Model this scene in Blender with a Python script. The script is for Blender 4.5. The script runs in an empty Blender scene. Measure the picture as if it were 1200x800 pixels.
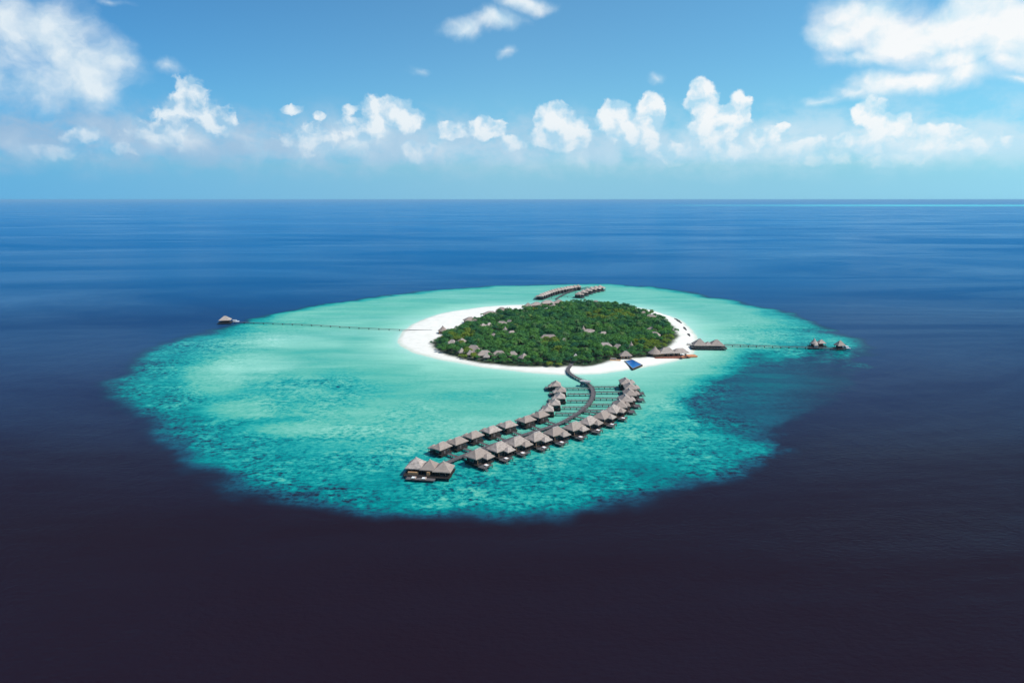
import bpy, math, random
import numpy as np
from mathutils import Vector, noise as mnoise, Matrix

rng = random.Random(7)
R = math.radians
scene = bpy.context.scene
C = scene.collection

# ------------------------------------------------------------------ camera
CAM_H = 140.0
PITCH = math.atan((400 - 234) / 800)
cam_d = bpy.data.cameras.new("camera")
cam = bpy.data.objects.new("camera", cam_d)
C.objects.link(cam)
cam.location = (0, 0, CAM_H)
cam.rotation_euler = (math.pi / 2 - PITCH, 0, 0)
cam_d.sensor_width = 36
cam_d.lens = 24
cam_d.clip_start = 1
cam_d.clip_end = 500000
scene.camera = cam

# ------------------------------------------------------------------ light
SUN_E, SUN_A = R(53), R(108)
S = Vector((math.cos(SUN_E) * math.sin(SUN_A), math.cos(SUN_E) * math.cos(SUN_A), math.sin(SUN_E)))
sun_d = bpy.data.lights.new("sun", 'SUN')
sun_d.energy = 4.6
sun_d.angle = R(0.53)
sun_d.color = (1.0, 0.965, 0.91)
sun = bpy.data.objects.new("sun", sun_d)
C.objects.link(sun)
sun.rotation_euler = S.to_track_quat('Z', 'Y').to_euler()
sun.location = (0, 0, 400)

scene.view_settings.view_transform = 'Standard'
scene.view_settings.look = 'None'
scene.view_settings.exposure = 0.0
scene.view_settings.gamma = 1.0
scene.view_settings.use_curve_mapping = False
scene.render.engine = 'CYCLES'
cy = scene.cycles
cy.max_bounces = 4
cy.diffuse_bounces = 2
cy.glossy_bounces = 2
cy.transmission_bounces = 2
cy.transparent_max_bounces = 4
cy.caustics_reflective = False
cy.caustics_refractive = False
cy.use_denoising = True


class NT:
    """small helper to write node trees"""
    def __init__(self, tree):
        self.t = tree
        self.n = tree.nodes
        self.l = tree.links

    def set(self, sock, v):
        if isinstance(v, bpy.types.NodeSocket):
            self.l.new(v, sock)
        else:
            if sock.type == 'RGBA' and len(v) == 3:
                v = (*v, 1)
            sock.default_value = v

    def math(self, op, a, b=None, c=None, clamp=False):
        n = self.n.new('ShaderNodeMath')
        n.operation = op
        n.use_clamp = clamp
        for i, v in enumerate((a, b, c)):
            if v is not None:
                self.set(n.inputs[i], v)
        return n.outputs[0]

    def vec(self, op, a, b=None, c=None, out=0):
        n = self.n.new('ShaderNodeVectorMath')
        n.operation = op
        for i, v in enumerate((a, b, c)):
            if v is not None:
                self.set(n.inputs[i], v)
        return n.outputs[out]

    def scale(self, a, s):
        n = self.n.new('ShaderNodeVectorMath')
        n.operation = 'SCALE'
        self.set(n.inputs[0], a)
        self.set(n.inputs['Scale'], s)
        return n.outputs[0]

    def noise(self, vec, scale, detail=4, rough=0.5, dist=0.0, lac=2.0, out='Fac'):
        n = self.n.new('ShaderNodeTexNoise')
        n.noise_dimensions = '3D'
        self.set(n.inputs['Vector'], vec)
        n.inputs['Scale'].default_value = scale
        n.inputs['Detail'].default_value = detail
        n.inputs['Roughness'].default_value = rough
        n.inputs['Lacunarity'].default_value = lac
        n.inputs['Distortion'].default_value = dist
        return n.outputs[out]

    def remap(self, v, a, b, c=0.0, d=1.0, kind='LINEAR'):
        n = self.n.new('ShaderNodeMapRange')
        n.interpolation_type = kind
        n.clamp = True
        self.set(n.inputs[0], v)
        for i, x in enumerate((a, b, c, d)):
            self.set(n.inputs[1 + i], x)
        return n.outputs[0]

    def mix(self, f, a, b):
        n = self.n.new('ShaderNodeMix')
        n.data_type = 'RGBA'
        self.set(n.inputs['Factor'], f)
        ins = [i for i in n.inputs if i.type == 'RGBA']
        self.set(ins[0], a)
        self.set(ins[1], b)
        return [o for o in n.outputs if o.type == 'RGBA'][0]

    def mul(self, a, b):
        n = self.n.new('ShaderNodeMix')
        n.data_type = 'RGBA'
        n.blend_type = 'MULTIPLY'
        self.set(n.inputs['Factor'], 1.0)
        ins = [i for i in n.inputs if i.type == 'RGBA']
        self.set(ins[0], a)
        self.set(ins[1], b)
        return [o for o in n.outputs if o.type == 'RGBA'][0]

    def ramp(self, f, stops, mode='LINEAR'):
        n = self.n.new('ShaderNodeValToRGB')
        n.color_ramp.interpolation = mode
        e = n.color_ramp.elements
        while len(e) < len(stops):
            e.new(0.5)
        for el, (p, c) in zip(e, stops):
            el.position = p
            el.color = (*c, 1)
        self.set(n.inputs[0], f)
        return n.outputs[0]


# ------------------------------------------------------------------ sky with its clouds
CP, SP = math.cos(PITCH), math.sin(PITCH)


def ray(px, py):
    dx, dy = (px - 600) / 800, (400 - py) / 800
    return Vector((dx, CP + dy * SP, -SP + dy * CP))


def skyuv(px, py):
    d = ray(px, py)
    return math.atan2(d.x, d.y), d.z / math.hypot(d.x, d.y)


world = bpy.data.worlds.new("World")
scene.world = world
world.use_nodes = True
wt = NT(world.node_tree)
wt.n.clear()
out = wt.n.new('ShaderNodeOutputWorld')
bg = wt.n.new('ShaderNodeBackground')
SKY_STR = 0.1
bg.inputs['Strength'].default_value = SKY_STR
wt.l.new(bg.outputs[0], out.inputs['Surface'])
sky = wt.n.new('ShaderNodeTexSky')
sky.sky_type = 'NISHITA'
sky.sun_disc = False
sky.sun_elevation = SUN_E
sky.sun_rotation = SUN_A
sky.altitude = 100
sky.air_density = 1.0
sky.dust_density = 0.6
sky.ozone_density = 2.5
tc = wt.n.new('ShaderNodeTexCoord')
D = tc.outputs['Generated']
sep = wt.n.new('ShaderNodeSeparateXYZ')
wt.l.new(D, sep.inputs[0])
dx_, dy_, dz_ = sep.outputs
u = wt.math('ARCTAN2', dx_, dy_)
hyp = wt.math('SQRT', wt.math('ADD', wt.math('MULTIPLY', dx_, dx_), wt.math('MULTIPLY', dy_, dy_)))
v = wt.math('DIVIDE', dz_, wt.math('MAXIMUM', hyp, 0.001))
cmb = wt.n.new('ShaderNodeCombineXYZ')
wt.l.new(u, cmb.inputs[0])
wt.l.new(v, cmb.inputs[1])
UV = cmb.outputs[0]
cmb2 = wt.n.new('ShaderNodeCombineXYZ')
wt.l.new(dx_, cmb2.inputs[0])
wt.l.new(dy_, cmb2.inputs[1])
wt.l.new(wt.math('MAXIMUM', dz_, .045), cmb2.inputs[2])
wt.l.new(wt.vec('NORMALIZE', cmb2.outputs[0]), sky.inputs['Vector'])
tint = wt.mix(wt.remap(v, 0.0, .14, 0, 1, 'SMOOTHSTEP'), (.54, 1.00, 1.46), (.66, 1.20, 1.36))
side = wt.ramp(wt.remap(u, -.62, .62, 0, 1), [(0, (.46, .68, .84)), (.5, (1, 1, 1)), (1, (1.08, 1.14, 1.10))])
skycol = wt.mul(wt.mul(sky.outputs[0], tint), side)

# cumulus: (x, y, rx, ry, weight) measured on the sky, turned into azimuth and slope
CRISP = [
    (225, 112, 22, 24, .62), (245, 140, 34, 20, .62), (205, 132, 26, 16, .55), (190, 155, 40, 18, .3),
    (342, 128, 15, 6, .9), (374, 136, 9, 6, .9),
    (452, 128, 32, 19, .95), (475, 140, 22, 16, .8), (425, 150, 32, 14, .75), (410, 127, 10, 7, .7), (370, 165, 40, 18, .45),
    (530, 152, 22, 11, .85), (572, 150, 24, 14, 1.0), (490, 178, 24, 13, .6), (600, 168, 18, 9, .7),
    (648, 140, 26, 20, 1.15), (668, 158, 28, 20, 1.15), (640, 160, 20, 14, .8),
    (718, 140, 22, 21, 1.05), (762, 128, 18, 17, 1.0), (742, 152, 36, 18, .95), (790, 180, 20, 14, .75), (770, 172, 16, 9, .6),
    (822, 116, 20, 22, 1.05), (866, 130, 18, 22, 1.0), (842, 146, 36, 22, 1.05), (898, 160, 20, 15, .8), (915, 150, 10, 8, .8),
    (845, 178, 38, 14, .5), (935, 175, 22, 11, .75), (958, 168, 16, 9, .7), (985, 165, 14, 8, .6),
    (1017, 132, 23, 17, .9), (1035, 148, 24, 16, .8), (1056, 150, 12, 18, .75), (1015, 165, 30, 16, .6),
    (1078, 155, 20, 9, .85), (1090, 174, 26, 11, .85), (1116, 160, 22, 15, .9), (1138, 174, 26, 13, .8), (1176, 166, 24, 9, .85),
    (960, 186, 40, 10, .5), (1050, 188, 50, 9, .5), (100, 160, 24, 10, .45), (60, 180, 40, 10, .35), (160, 176, 26, 8, .5),
]
SOFT = [
    (20, 25, 70, 60, .9), (66, 36, 60, 50, 1.2), (100, 85, 66, 44, 1.25), (78, 62, 40, 26, 1.2), (35, 95, 80, 36, .75), (135, 75, 30, 30, .9), (120, 105, 40, 24, .85), (-60, 60, 100, 80, .8),
    (185, 76, 20, 8, .5), (540, 36, 28, 13, .95), (578, 26, 36, 14, 1.0), (615, 6, 40, 12, 1.0), (598, 60, 12, 6, .45),
    (482, 88, 14, 7, .45), (775, 88, 14, 7, .45), (130, 0, 30, 6, .45),
    (985, 45, 46, 26, 1.15), (1020, 22, 70, 36, 1.4), (1090, 40, 100, 38, 1.5), (1150, 20, 90, 50, 1.6), (1220, 30, 100, 60, 1.6), (1010, 66, 60, 16, .8), (1120, 66, 90, 22, 1.2),
    (1030, 100, 52, 20, 1.2), (1075, 96, 60, 20, 1.15), (1130, 84, 70, 20, 1.1), (1190, 72, 60, 18, 1.0), (962, 122, 24, 7, .8), (995, 112, 30, 9, .75), (1195, 92, 40, 6, .6),
    (210, 165, 130, 34, .62), (420, 168, 120, 34, .62), (560, 182, 90, 22, .5), (660, 185, 120, 22, .5), (860, 176, 130, 30, .62), (1080, 174, 140, 34, .66), (60, 180, 120, 24, .45),
]


def blobs(items, uv):
    best = None
    for x, y, rx, ry, wgt in items:
        cu, cv = skyuv(x, y)
        k = math.cos(cu)
        n = wt.vec('MULTIPLY_ADD', uv, (800 / (rx * k * k), 800 / (ry * k), 0), (-cu * 800 / (rx * k * k), -cv * 800 / (ry * k), 0))
        ln = wt.vec('LENGTH', n, out=1)
        g = wt.math('MULTIPLY_ADD', ln, -wgt, wgt)
        best = g if best is None else wt.math('SMOOTH_MAX', best, g, 0.25)
    return best


warp = wt.noise(UV, 26, 5, 0.6, out='Color')
uvw = wt.vec('MULTIPLY_ADD', wt.vec('SUBTRACT', warp, (.5, .5, .5)), (.017, .020, 0), UV)
warp2 = wt.noise(UV, 9, 5, 0.55, out='Color')
uvs = wt.vec('MULTIPLY_ADD', wt.vec('SUBTRACT', warp2, (.5, .5, .5)), (.085, .055, 0), UV)
puff = wt.noise(uvw, 58, 8, 0.56)
broad = wt.noise(uvw, 44, 4, 0.5)
broad_s = wt.noise(wt.vec('ADD', uvw, (.010, .014, 0)), 44, 4, 0.5)
wisp = wt.noise(uvs, 24, 7, 0.55)
wisp_s = wt.noise(wt.vec('ADD', uvs, (.016, .022, 0)), 24, 7, 0.55)
dc = wt.math('ADD', blobs(CRISP, uvw), wt.math('MULTIPLY_ADD', puff, 1.0, -.40))
ds = wt.math('ADD', blobs(SOFT, uvs), wt.math('MULTIPLY_ADD', wisp, .9, -.42))
lowfade = wt.remap(v, skyuv(600, 206)[1], skyuv(600, 140)[1], 0, 1, 'SMOOTHSTEP')
a_c = wt.math('MULTIPLY', wt.remap(dc, 0.05, 0.30, 0, 1, 'SMOOTHSTEP'), wt.math('MULTIPLY_ADD', lowfade, .75, .2))
a_s = wt.math('MULTIPLY', wt.remap(ds, -0.08, 0.95, 0, 1, 'SMOOTHSTEP'), wt.math('MULTIPLY_ADD', lowfade, .7, .25))
lit_c = wt.math('MULTIPLY_ADD', wt.math('SUBTRACT', broad, broad_s), 3.2, wt.math('MULTIPLY_ADD', dc, .70, .24), clamp=True)
lit_s = wt.math('MULTIPLY_ADD', wt.math('SUBTRACT', wisp, wisp_s), 1.6, wt.math('MULTIPLY_ADD', ds, .5, .35), clamp=True)
east = wt.remap(u, -.5, .5, 0, 1)
K = 1 / SKY_STR
lo = wt.mix(east, (.32 * K, .56 * K, .78 * K), (.50 * K, .78 * K, .93 * K))
hi = wt.mix(east, (.78 * K, .87 * K, .93 * K), (.97 * K, .98 * K, .98 * K))
# the broken hazy bank that fills the gaps low over the sea
bank_n = wt.noise(wt.vec('MULTIPLY', uvw, (1, 1.5, 0)), 17, 8, 0.58)
bank_f = wt.math('MULTIPLY', wt.remap(v, skyuv(600, 226)[1], skyuv(600, 172)[1], 0, 1, 'SMOOTHSTEP'), wt.remap(v, skyuv(600, 165)[1], skyuv(600, 108)[1], 1, 0, 'SMOOTHSTEP'))
a_b = wt.math('MULTIPLY', wt.remap(wt.math('MULTIPLY_ADD', bank_f, .22, bank_n), .47, .80, 0, 1, 'SMOOTHSTEP'), bank_f)
bank = wt.mix(east, (.33 * K, .50 * K, .70 * K), (.56 * K, .79 * K, .92 * K))
skycol = wt.mix(wt.math('MULTIPLY', a_b, .9), skycol, bank)
col = wt.mix(a_s, skycol, wt.mix(lit_s, lo, hi))
col = wt.mix(a_c, col, wt.mix(lit_c, lo, hi))
wt.l.new(col, bg.inputs['Color'])

# ------------------------------------------------------------------ measuring helpers


def ground(px, py, z=0.0):
    d = ray(px, py)
    t = (z - CAM_H) / d.z
    return Vector((d.x * t, d.y * t, z))


def to_px(x, y, z):
    yy, zz = y * CP - (z - CAM_H) * SP, y * SP + (z - CAM_H) * CP
    yy = np.maximum(yy, 1.0)
    return 600 + 800 * x / yy, 400 - 800 * zz / yy


def smooth(a, b, x):
    t = np.clip((x - a) / (b - a), 0, 1)
    return t * t * (3 - 2 * t)


def spline(pts, n=8, closed=False):
    P = [Vector(p) for p in pts]
    m = len(P)
    outp = []
    for i in range(m if closed else m - 1):
        if closed:
            a, b, c, d = P[i - 1], P[i], P[(i + 1) % m], P[(i + 2) % m]
        else:
            a, b, c, d = P[max(i - 1, 0)], P[i], P[i + 1], P[min(i + 2, m - 1)]
        for k in range(n):
            t = k / n
            outp.append(0.5 * ((2 * b) + (c - a) * t + (2 * a - 5 * b + 4 * c - d) * t * t + (3 * b - a - 3 * c + d) * t ** 3))
    if not closed:
        outp.append(P[-1])
    return outp


def sdist(X, Y, poly):
    """signed distance to a closed polygon, positive inside"""
    d2 = np.full(X.shape, 1e18)
    ins = np.zeros(X.shape, bool)
    n = len(poly)
    for i in range(n):
        x0, y0 = poly[i][0], poly[i][1]
        x1, y1 = poly[(i + 1) % n][0], poly[(i + 1) % n][1]
        ex, ey = x1 - x0, y1 - y0
        t = np.clip(((X - x0) * ex + (Y - y0) * ey) / max(ex * ex + ey * ey, 1e-9), 0, 1)
        d2 = np.minimum(d2, (X - x0 - t * ex) ** 2 + (Y - y0 - t * ey) ** 2)
        if y0 != y1:
            cr = ((y0 > Y) != (y1 > Y)) & (X < (x1 - x0) * (Y - y0) / (y1 - y0) + x0)
            ins ^= cr
    return np.where(ins, 1, -1) * np.sqrt(d2)


def fbm(X, Y, s, seed=0.0, octv=4):
    return np.array([mnoise.fractal(Vector((x / s + seed, y / s, seed)), 0.6, 2.0, octv) for x, y in zip(X.ravel(), Y.ravel())]).reshape(X.shape)


REEF = spline([ground(*p) for p in [
    (690, 332), (600, 333.5), (510, 339), (430, 348), (370, 357), (320, 366), (270, 379), (225, 391), (185, 403), (150, 420), (130, 441), (126, 460),
    (134, 478), (150, 495), (172, 512), (200, 534), (228, 553), (262, 570), (302, 584), (350, 595), (400, 601), (460, 605), (530, 608), (600, 608),
    (660, 605), (720, 598), (780, 587), (830, 573), (880, 556), (935, 532), (985, 500), (1015, 468), (1020, 440), (1008, 415), (988, 397), (960, 382), (920, 367),
    (880, 356), (830, 345), (780, 338), (735, 334)]], 4, True)
SHORE = spline([ground(*p) for p in [
    (467, 401), (469, 392), (478, 384), (495, 375), (520, 367), (550, 362), (580, 358.5), (612, 357), (655, 356), (700, 356.5), (745, 360), (775, 367),
    (797, 375), (808, 384), (815, 392), (818, 401), (813, 412), (802, 419.5), (785, 424.5), (760, 429), (730, 434), (700, 437.5), (670, 439), (640, 438),
    (600, 434), (560, 429), (520, 422), (490, 414.5), (475, 408)]], 5, True)
GROVE = spline([ground(*p, 2.4) for p in [
    (506, 401), (513, 409), (530, 415.5), (545, 419.5), (562, 422.5), (580, 424.5), (600, 426.5), (625, 427.5), (650, 428.5), (670, 427.5), (690, 427), (705, 424),
    (718, 420), (735, 418), (755, 417), (770, 411), (784, 403), (793, 395)]]
    + [ground(x, y, 8.5) for x, y in [(794, 384), (789, 376), (780, 368.5), (765, 362), (740, 356), (715, 352), (690, 350), (665, 351), (640, 355), (615, 358.5),
                                       (590, 361), (570, 364.5), (550, 371.5), (535, 378.5), (521, 384.5), (509, 392)]], 4, True)

# ------------------------------------------------------------------ materials
MATS = {}


def mat(name, color, rough=0.7, vary=0.12, scale=0.8, spec=0.3, bump=0.0, bscale=6.0, by_object=0.0, obj_to=(1.9, 1.35, .8), stretch=(1, 1, 1)):
    m = bpy.data.materials.new(name)
    m.use_nodes = True
    t = NT(m.node_tree)
    p = t.n['Principled BSDF']
    co = t.n.new('ShaderNodeTexCoord').outputs['Object']
    co = t.vec('MULTIPLY', co, stretch)
    f = t.noise(co, scale, 5, 0.6)
    lo_ = tuple(c * (1 - vary * 1.6) for c in color)
    hi_ = tuple(min(1, c * (1 + vary * 1.6)) for c in color)
    c = t.mix(t.remap(f, .3, .7), lo_, hi_)
    if by_object:
        oi = t.n.new('ShaderNodeObjectInfo').outputs['Random']
        c = t.mix(t.remap(oi, 0, 1, 0, by_object), c, tuple(a_ * b_ for a_, b_ in zip(color, obj_to)))
    t.set(p.inputs['Base Color'], c)
    p.inputs['Roughness'].default_value = rough
    p.inputs['Specular IOR Level'].default_value = spec
    if bump:
        b = t.n.new('ShaderNodeBump')
        b.inputs['Strength'].default_value = bump
        b.inputs['Distance'].default_value = 0.15
        t.set(b.inputs['Height'], t.noise(co, bscale, 4, 0.6))
        t.l.new(b.outputs[0], p.inputs['Normal'])
    MATS[name] = m
    return m


THATCH = mat("weathered_thatch", (.40, .325, .28), .95, .24, .55, .1, .8, 3.0, stretch=(1, 1, 2.5), by_object=.8, obj_to=(.70, .66, .63))
RIDGE = mat("thatch_ridge", (.40, .36, .33), .95, .15, 1, .1)
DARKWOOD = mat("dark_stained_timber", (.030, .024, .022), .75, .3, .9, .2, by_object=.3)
DECKWOOD = mat("grey_weathered_deck", (.115, .10, .098), .8, .25, .7, .2)
BROWNWOOD = mat("red_brown_deck", (.26, .095, .06), .7, .2, .5, .3)
TANWOOD = mat("tan_timber", (.42, .24, .12), .7, .2, .7, .3)
PALEWOOD = mat("pale_timber", (.40, .36, .34), .7, .15, .7, .3)
WHITE = mat("white_fabric", (.78, .76, .73), .8, .05, 1, .2)
PINK = mat("pink_beige_cushion", (.55, .36, .31), .8, .08, 1, .2)
WHITEPAINT = mat("white_boat_paint", (.8, .8, .8), .35, .04, .6, .5)
GLASS = mat("dark_window_glass", (.012, .016, .02), .12, .1, .5, .6)
ROCK = mat("dark_grey_rock", (.055, .05, .047), .9, .35, 1.0, .2, .8, 2)
BARK = mat("palm_bark", (.13, .105, .08), .9, .2, 1.2, .1)
POOLTILE = mat("pool_coping_stone", (.23, .22, .2), .7, .1, .6, .3)
ORANGE = mat("orange_canvas", (.6, .24, .11), .8, .1, .6, .2)


def leafmat(name, color, amt):
    m = bpy.data.materials.new(name)
    m.use_nodes = True
    t = NT(m.node_tree)
    t.n.remove(t.n['Principled BSDF'])
    o = t.n['Material Output']
    geo = t.n.new('ShaderNodeNewGeometry')
    oi = t.n.new('ShaderNodeObjectInfo').outputs['Random']
    f = t.noise(geo.outputs['Position'], .045, 4, .6)
    f2 = t.noise(geo.outputs['Position'], .45, 3, .6)
    base = t.mix(t.remap(f, .32, .68), tuple(c * q for c, q in zip(color, (.62, .78, 1.15))), tuple(c * q for c, q in zip(color, (1.45, 1.2, .8))))
    base = t.mix(t.remap(oi, .0, 1, 0, amt), base, (color[0] * 2.3, color[1] * 1.55, color[2] * .9))
    base = t.mix(t.remap(f2, .35, .7, 0, .45), base, tuple(c * .55 for c in color))
    d = t.n.new('ShaderNodeBsdfDiffuse')
    tr = t.n.new('ShaderNodeBsdfTranslucent')
    mx = t.n.new('ShaderNodeMixShader')
    t.set(d.inputs[0], base)
    t.set(tr.inputs[0], t.mul(base, (1.1, 1.2, .6)))
    mx.inputs[0].default_value = .28
    t.l.new(d.outputs[0], mx.inputs[1])
    t.l.new(tr.outputs[0], mx.inputs[2])
    t.l.new(mx.outputs[0], o.inputs[0])
    return m


LEAF = leafmat("green_foliage", (.085, .235, .072), .45)
LEAF_Y = leafmat("yellow_green_foliage", (.18, .27, .05), .3)
LEAF_D = leafmat("dark_green_foliage", (.055, .175, .075), .3)
LEAF_P = leafmat("palm_foliage", (.10, .19, .07), .4)

# ------------------------------------------------------------------ sea (with its reef and lagoon) and the beach


def axis(lo_, hi_, step, far, grow=1.22):
    a = list(np.arange(lo_, hi_ + step * .5, step))
    s = step
    up = []
    x = a[-1]
    while x < far:
        s *= grow
        x += s
        up.append(x)
    dn = []
    s = step
    x = a[0]
    while x > -far:
        s *= grow
        x -= s
        dn.append(x)
    return np.array(dn[::-1] + a + up)


def attr(me, name, vals):
    a = me.attributes.new(name, 'FLOAT', 'POINT')
    a.data.foreach_set('value', np.ascontiguousarray(vals, dtype=np.float32).ravel())


def grid_mesh(name, xs, ys, Z, keep=None):
    nx, ny = len(xs), len(ys)
    X, Y = np.meshgrid(xs, ys)
    V = np.stack([X.ravel(), Y.ravel(), Z.ravel()], 1)
    i = (np.arange(ny - 1)[:, None] * nx + np.arange(nx - 1)[None, :]).ravel()
    F = np.stack([i, i + 1, i + nx + 1, i + nx], 1)
    if keep is not None:
        F = F[keep.ravel()[F].any(1)]
    me = bpy.data.meshes.new(name)
    me.from_pydata(V.tolist(), [], F.tolist())
    me.polygons.foreach_set('use_smooth', [True] * len(me.polygons))
    me.update()
    return me, X, Y


xs = axis(-370, 390, 3.0, 160000)
ys = axis(225, 1230, 3.0, 160000)
me, X, Y = grid_mesh("sea", xs, ys, np.zeros((len(ys), len(xs))))
near = (np.abs(X) < 700) & (Y > 0) & (Y < 1700)
wob = np.zeros(X.shape)
wob[near] = 11 * fbm(X[near], Y[near], 70, 3.1, 4) + 4 * fbm(X[near], Y[near], 18, 9.4, 3)
e = sdist(X, Y, REEF) + wob - 9 + 13 * smooth(860, 960, to_px(X, Y, 0.0)[0]) * (Y < 900) * smooth(430, 530, Y)
s = -(sdist(X, Y, SHORE))
PX, PY = to_px(X, Y, 0.0)
back = smooth(620, 900, Y)                       # the far rim of the reef is narrower
rimw = 1 - .45 * back
depth = 1 - .34 * smooth(-24, 18, e / rimw)
depth -= (.31 - .05 * back) * smooth(14 - 26 * back, 115 - 60 * back, e / rimw) + .05 * back * smooth(0, 20, e)
coral = smooth(-16, 12, e) * (1 - smooth(60, 150, e / rimw)) * (1 - .8 * back)
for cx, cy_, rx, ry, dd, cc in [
        (925, 466, 140, 60, .42, .05), (850, 419, 56, 16, .34, .0), (890, 436, 100, 28, .20, .0), (1000, 462, 80, 46, .20, .0), (985, 403, 34, 11, -.06, .1), (960, 505, 60, 30, .16, .0), (900, 545, 70, 20, .06, .2), (845, 462, 60, 18, .10, .3), (880, 482, 80, 24, .06, .3),  # mostly the right-hand cloud shadow, painted in as extra depth
        (375, 462, 84, 30, .11, .8), (520, 460, 90, 26, .03, .15), (455, 415, 60, 12, .03, 0), (335, 442, 26, 8, .06, .2), (480, 492, 60, 22, .07, .6), (560, 470, 60, 16, .03, .2), (430, 440, 90, 22, .03, .1), (800, 515, 120, 30, .03, .35),
        (300, 425, 62, 14, -.15, -.2), (350, 400, 70, 9, -.13, 0), (345, 503, 70, 11, -.15, -.5), (252, 444, 44, 24, -.19, -.6), (280, 480, 52, 13, -.18, -.5), (355, 423, 60, 6, .05, .1), (430, 505, 70, 12, .04, .4), (460, 455, 80, 14, .03, .0), (285, 400, 60, 12, -.05, 0),
        (420, 385, 60, 14, -.06, 0), (640, 480, 60, 30, -.02, 0), (895, 388, 55, 10, .05, .5), (860, 395, 70, 8, -.05, .1), (800, 480, 50, 20, .02, .1), (810, 437, 40, 8, -.05, 0), (560, 575, 120, 14, -.05, .2), (700, 570, 80, 14, -.03, .3)]:
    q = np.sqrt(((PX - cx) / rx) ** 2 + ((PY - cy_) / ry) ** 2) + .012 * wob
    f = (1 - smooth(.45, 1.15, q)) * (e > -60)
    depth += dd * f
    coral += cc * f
shore = .015 + .33 * np.clip(s / 60, 0, 1) ** .6
blend = smooth(10, 90, s)
depth = np.where(s < 110, np.minimum(depth, shore * (1 - blend) + depth * blend), depth)
depth = np.where(s < 0, 0.01, depth)
basin = 1 - smooth(.55, 1.1, np.sqrt(((PX - 945) / 115) ** 2 + ((PY - 464) / 56) ** 2) + .012 * wob)  # area of the cloud shadow that is put into the water colour
coral = coral * (1 - .85 * basin)  # basin here is the painted cloud shadow area
cap = .80 + .10 * smooth(890, 1010, PX + .5 * (PY - 450))
depth = np.where(e > 6, np.minimum(depth, cap + (1 - cap) * (1 - smooth(6, 22, e))), depth)
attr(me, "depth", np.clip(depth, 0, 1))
coral = np.maximum(coral, .16 * smooth(50, 110, s) * (1 - basin))
attr(me, "coral", np.clip(coral, 0, 1))
sea = bpy.data.objects.new("sea", me)
C.objects.link(sea)
sea["kind"] = "structure"
m = bpy.data.materials.new("sea_water")
m.use_nodes = True
t = NT(m.node_tree)
p = t.n['Principled BSDF']
geo = t.n.new('ShaderNodeNewGeometry')
pos = geo.outputs['Position']


def at(name):
    n = t.n.new('ShaderNodeAttribute')
    n.attribute_name = name
    return n.outputs['Fac']


dep, cor = at("depth"), at("coral")
n_fine = t.noise(pos, .16, 5, .62)
n_mid = t.noise(pos, .05, 5, .6)
n_grit = t.noise(t.vec('MULTIPLY', pos, (.8, 1, 1)), .40, 4, .65)
n_big = t.noise(t.vec('MULTIPLY', pos, (.6, 1.5, 1)), .013, 5, .6, dist=.6)
n_str = t.noise(t.vec('MULTIPLY', pos, (.35, 1.6, 1)), .03, 5, .6, dist=1.0)
inside = t.math('MULTIPLY', t.remap(dep, .06, .2), t.remap(dep, .98, .72))
d1 = t.math('MULTIPLY_ADD', t.math('MULTIPLY', t.math('SUBTRACT', n_big, .5), inside), .34, dep)
d1 = t.math('MULTIPLY_ADD', t.math('MULTIPLY', t.math('SUBTRACT', n_str, .5), inside), .30, d1)
cf = t.math('MULTIPLY', cor, inside)
bom = t.math('ADD', t.math('MULTIPLY_ADD', n_fine, .75, -.375), t.math('MULTIPLY_ADD', n_mid, .45, -.225))
patchy = t.remap(t.noise(pos, .022, 4, .6), .36, .62, .35, 1.25)
bom = t.math('ADD', bom, t.math('MULTIPLY_ADD', t.remap(n_grit, .44, .70), .30, -.09))
bom = t.math('MULTIPLY', bom, patchy)
d1 = t.math('MULTIPLY_ADD', t.math('MULTIPLY', t.math('SUBTRACT', n_grit, .5), inside), .10, d1)
d1 = t.math('MULTIPLY_ADD', t.math('MULTIPLY', bom, cf), 1.0, d1)
water = t.ramp(d1, [
    (0.0, (.56, .69, .57)), (.06, (.34, .60, .48)), (.15, (.245, .54, .405)), (.28, (.165, .455, .34)), (.40, (.09, .385, .285)), (.50, (.026, .325, .27)), (.60, (.002, .24, .22)),
    (.70, (.001, .15, .155)), (.80, (.010, .070, .105)), (.90, (.010, .033, .062))])
sx = t.n.new('ShaderNodeSeparateXYZ')
t.l.new(pos, sx.inputs[0])
# the open water: blue, with near vignette and hazy far lift painted into the colour
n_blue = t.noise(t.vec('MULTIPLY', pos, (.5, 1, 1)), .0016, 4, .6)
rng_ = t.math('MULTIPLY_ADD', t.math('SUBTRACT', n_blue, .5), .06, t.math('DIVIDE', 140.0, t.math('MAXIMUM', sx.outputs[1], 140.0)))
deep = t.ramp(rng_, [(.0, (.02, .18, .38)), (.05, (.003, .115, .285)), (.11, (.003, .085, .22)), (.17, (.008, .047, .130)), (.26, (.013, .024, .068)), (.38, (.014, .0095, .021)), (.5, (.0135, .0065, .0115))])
water = t.mix(t.remap(d1, .80, .97, 0, 1, 'SMOOTHSTEP'), water, deep)
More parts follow.
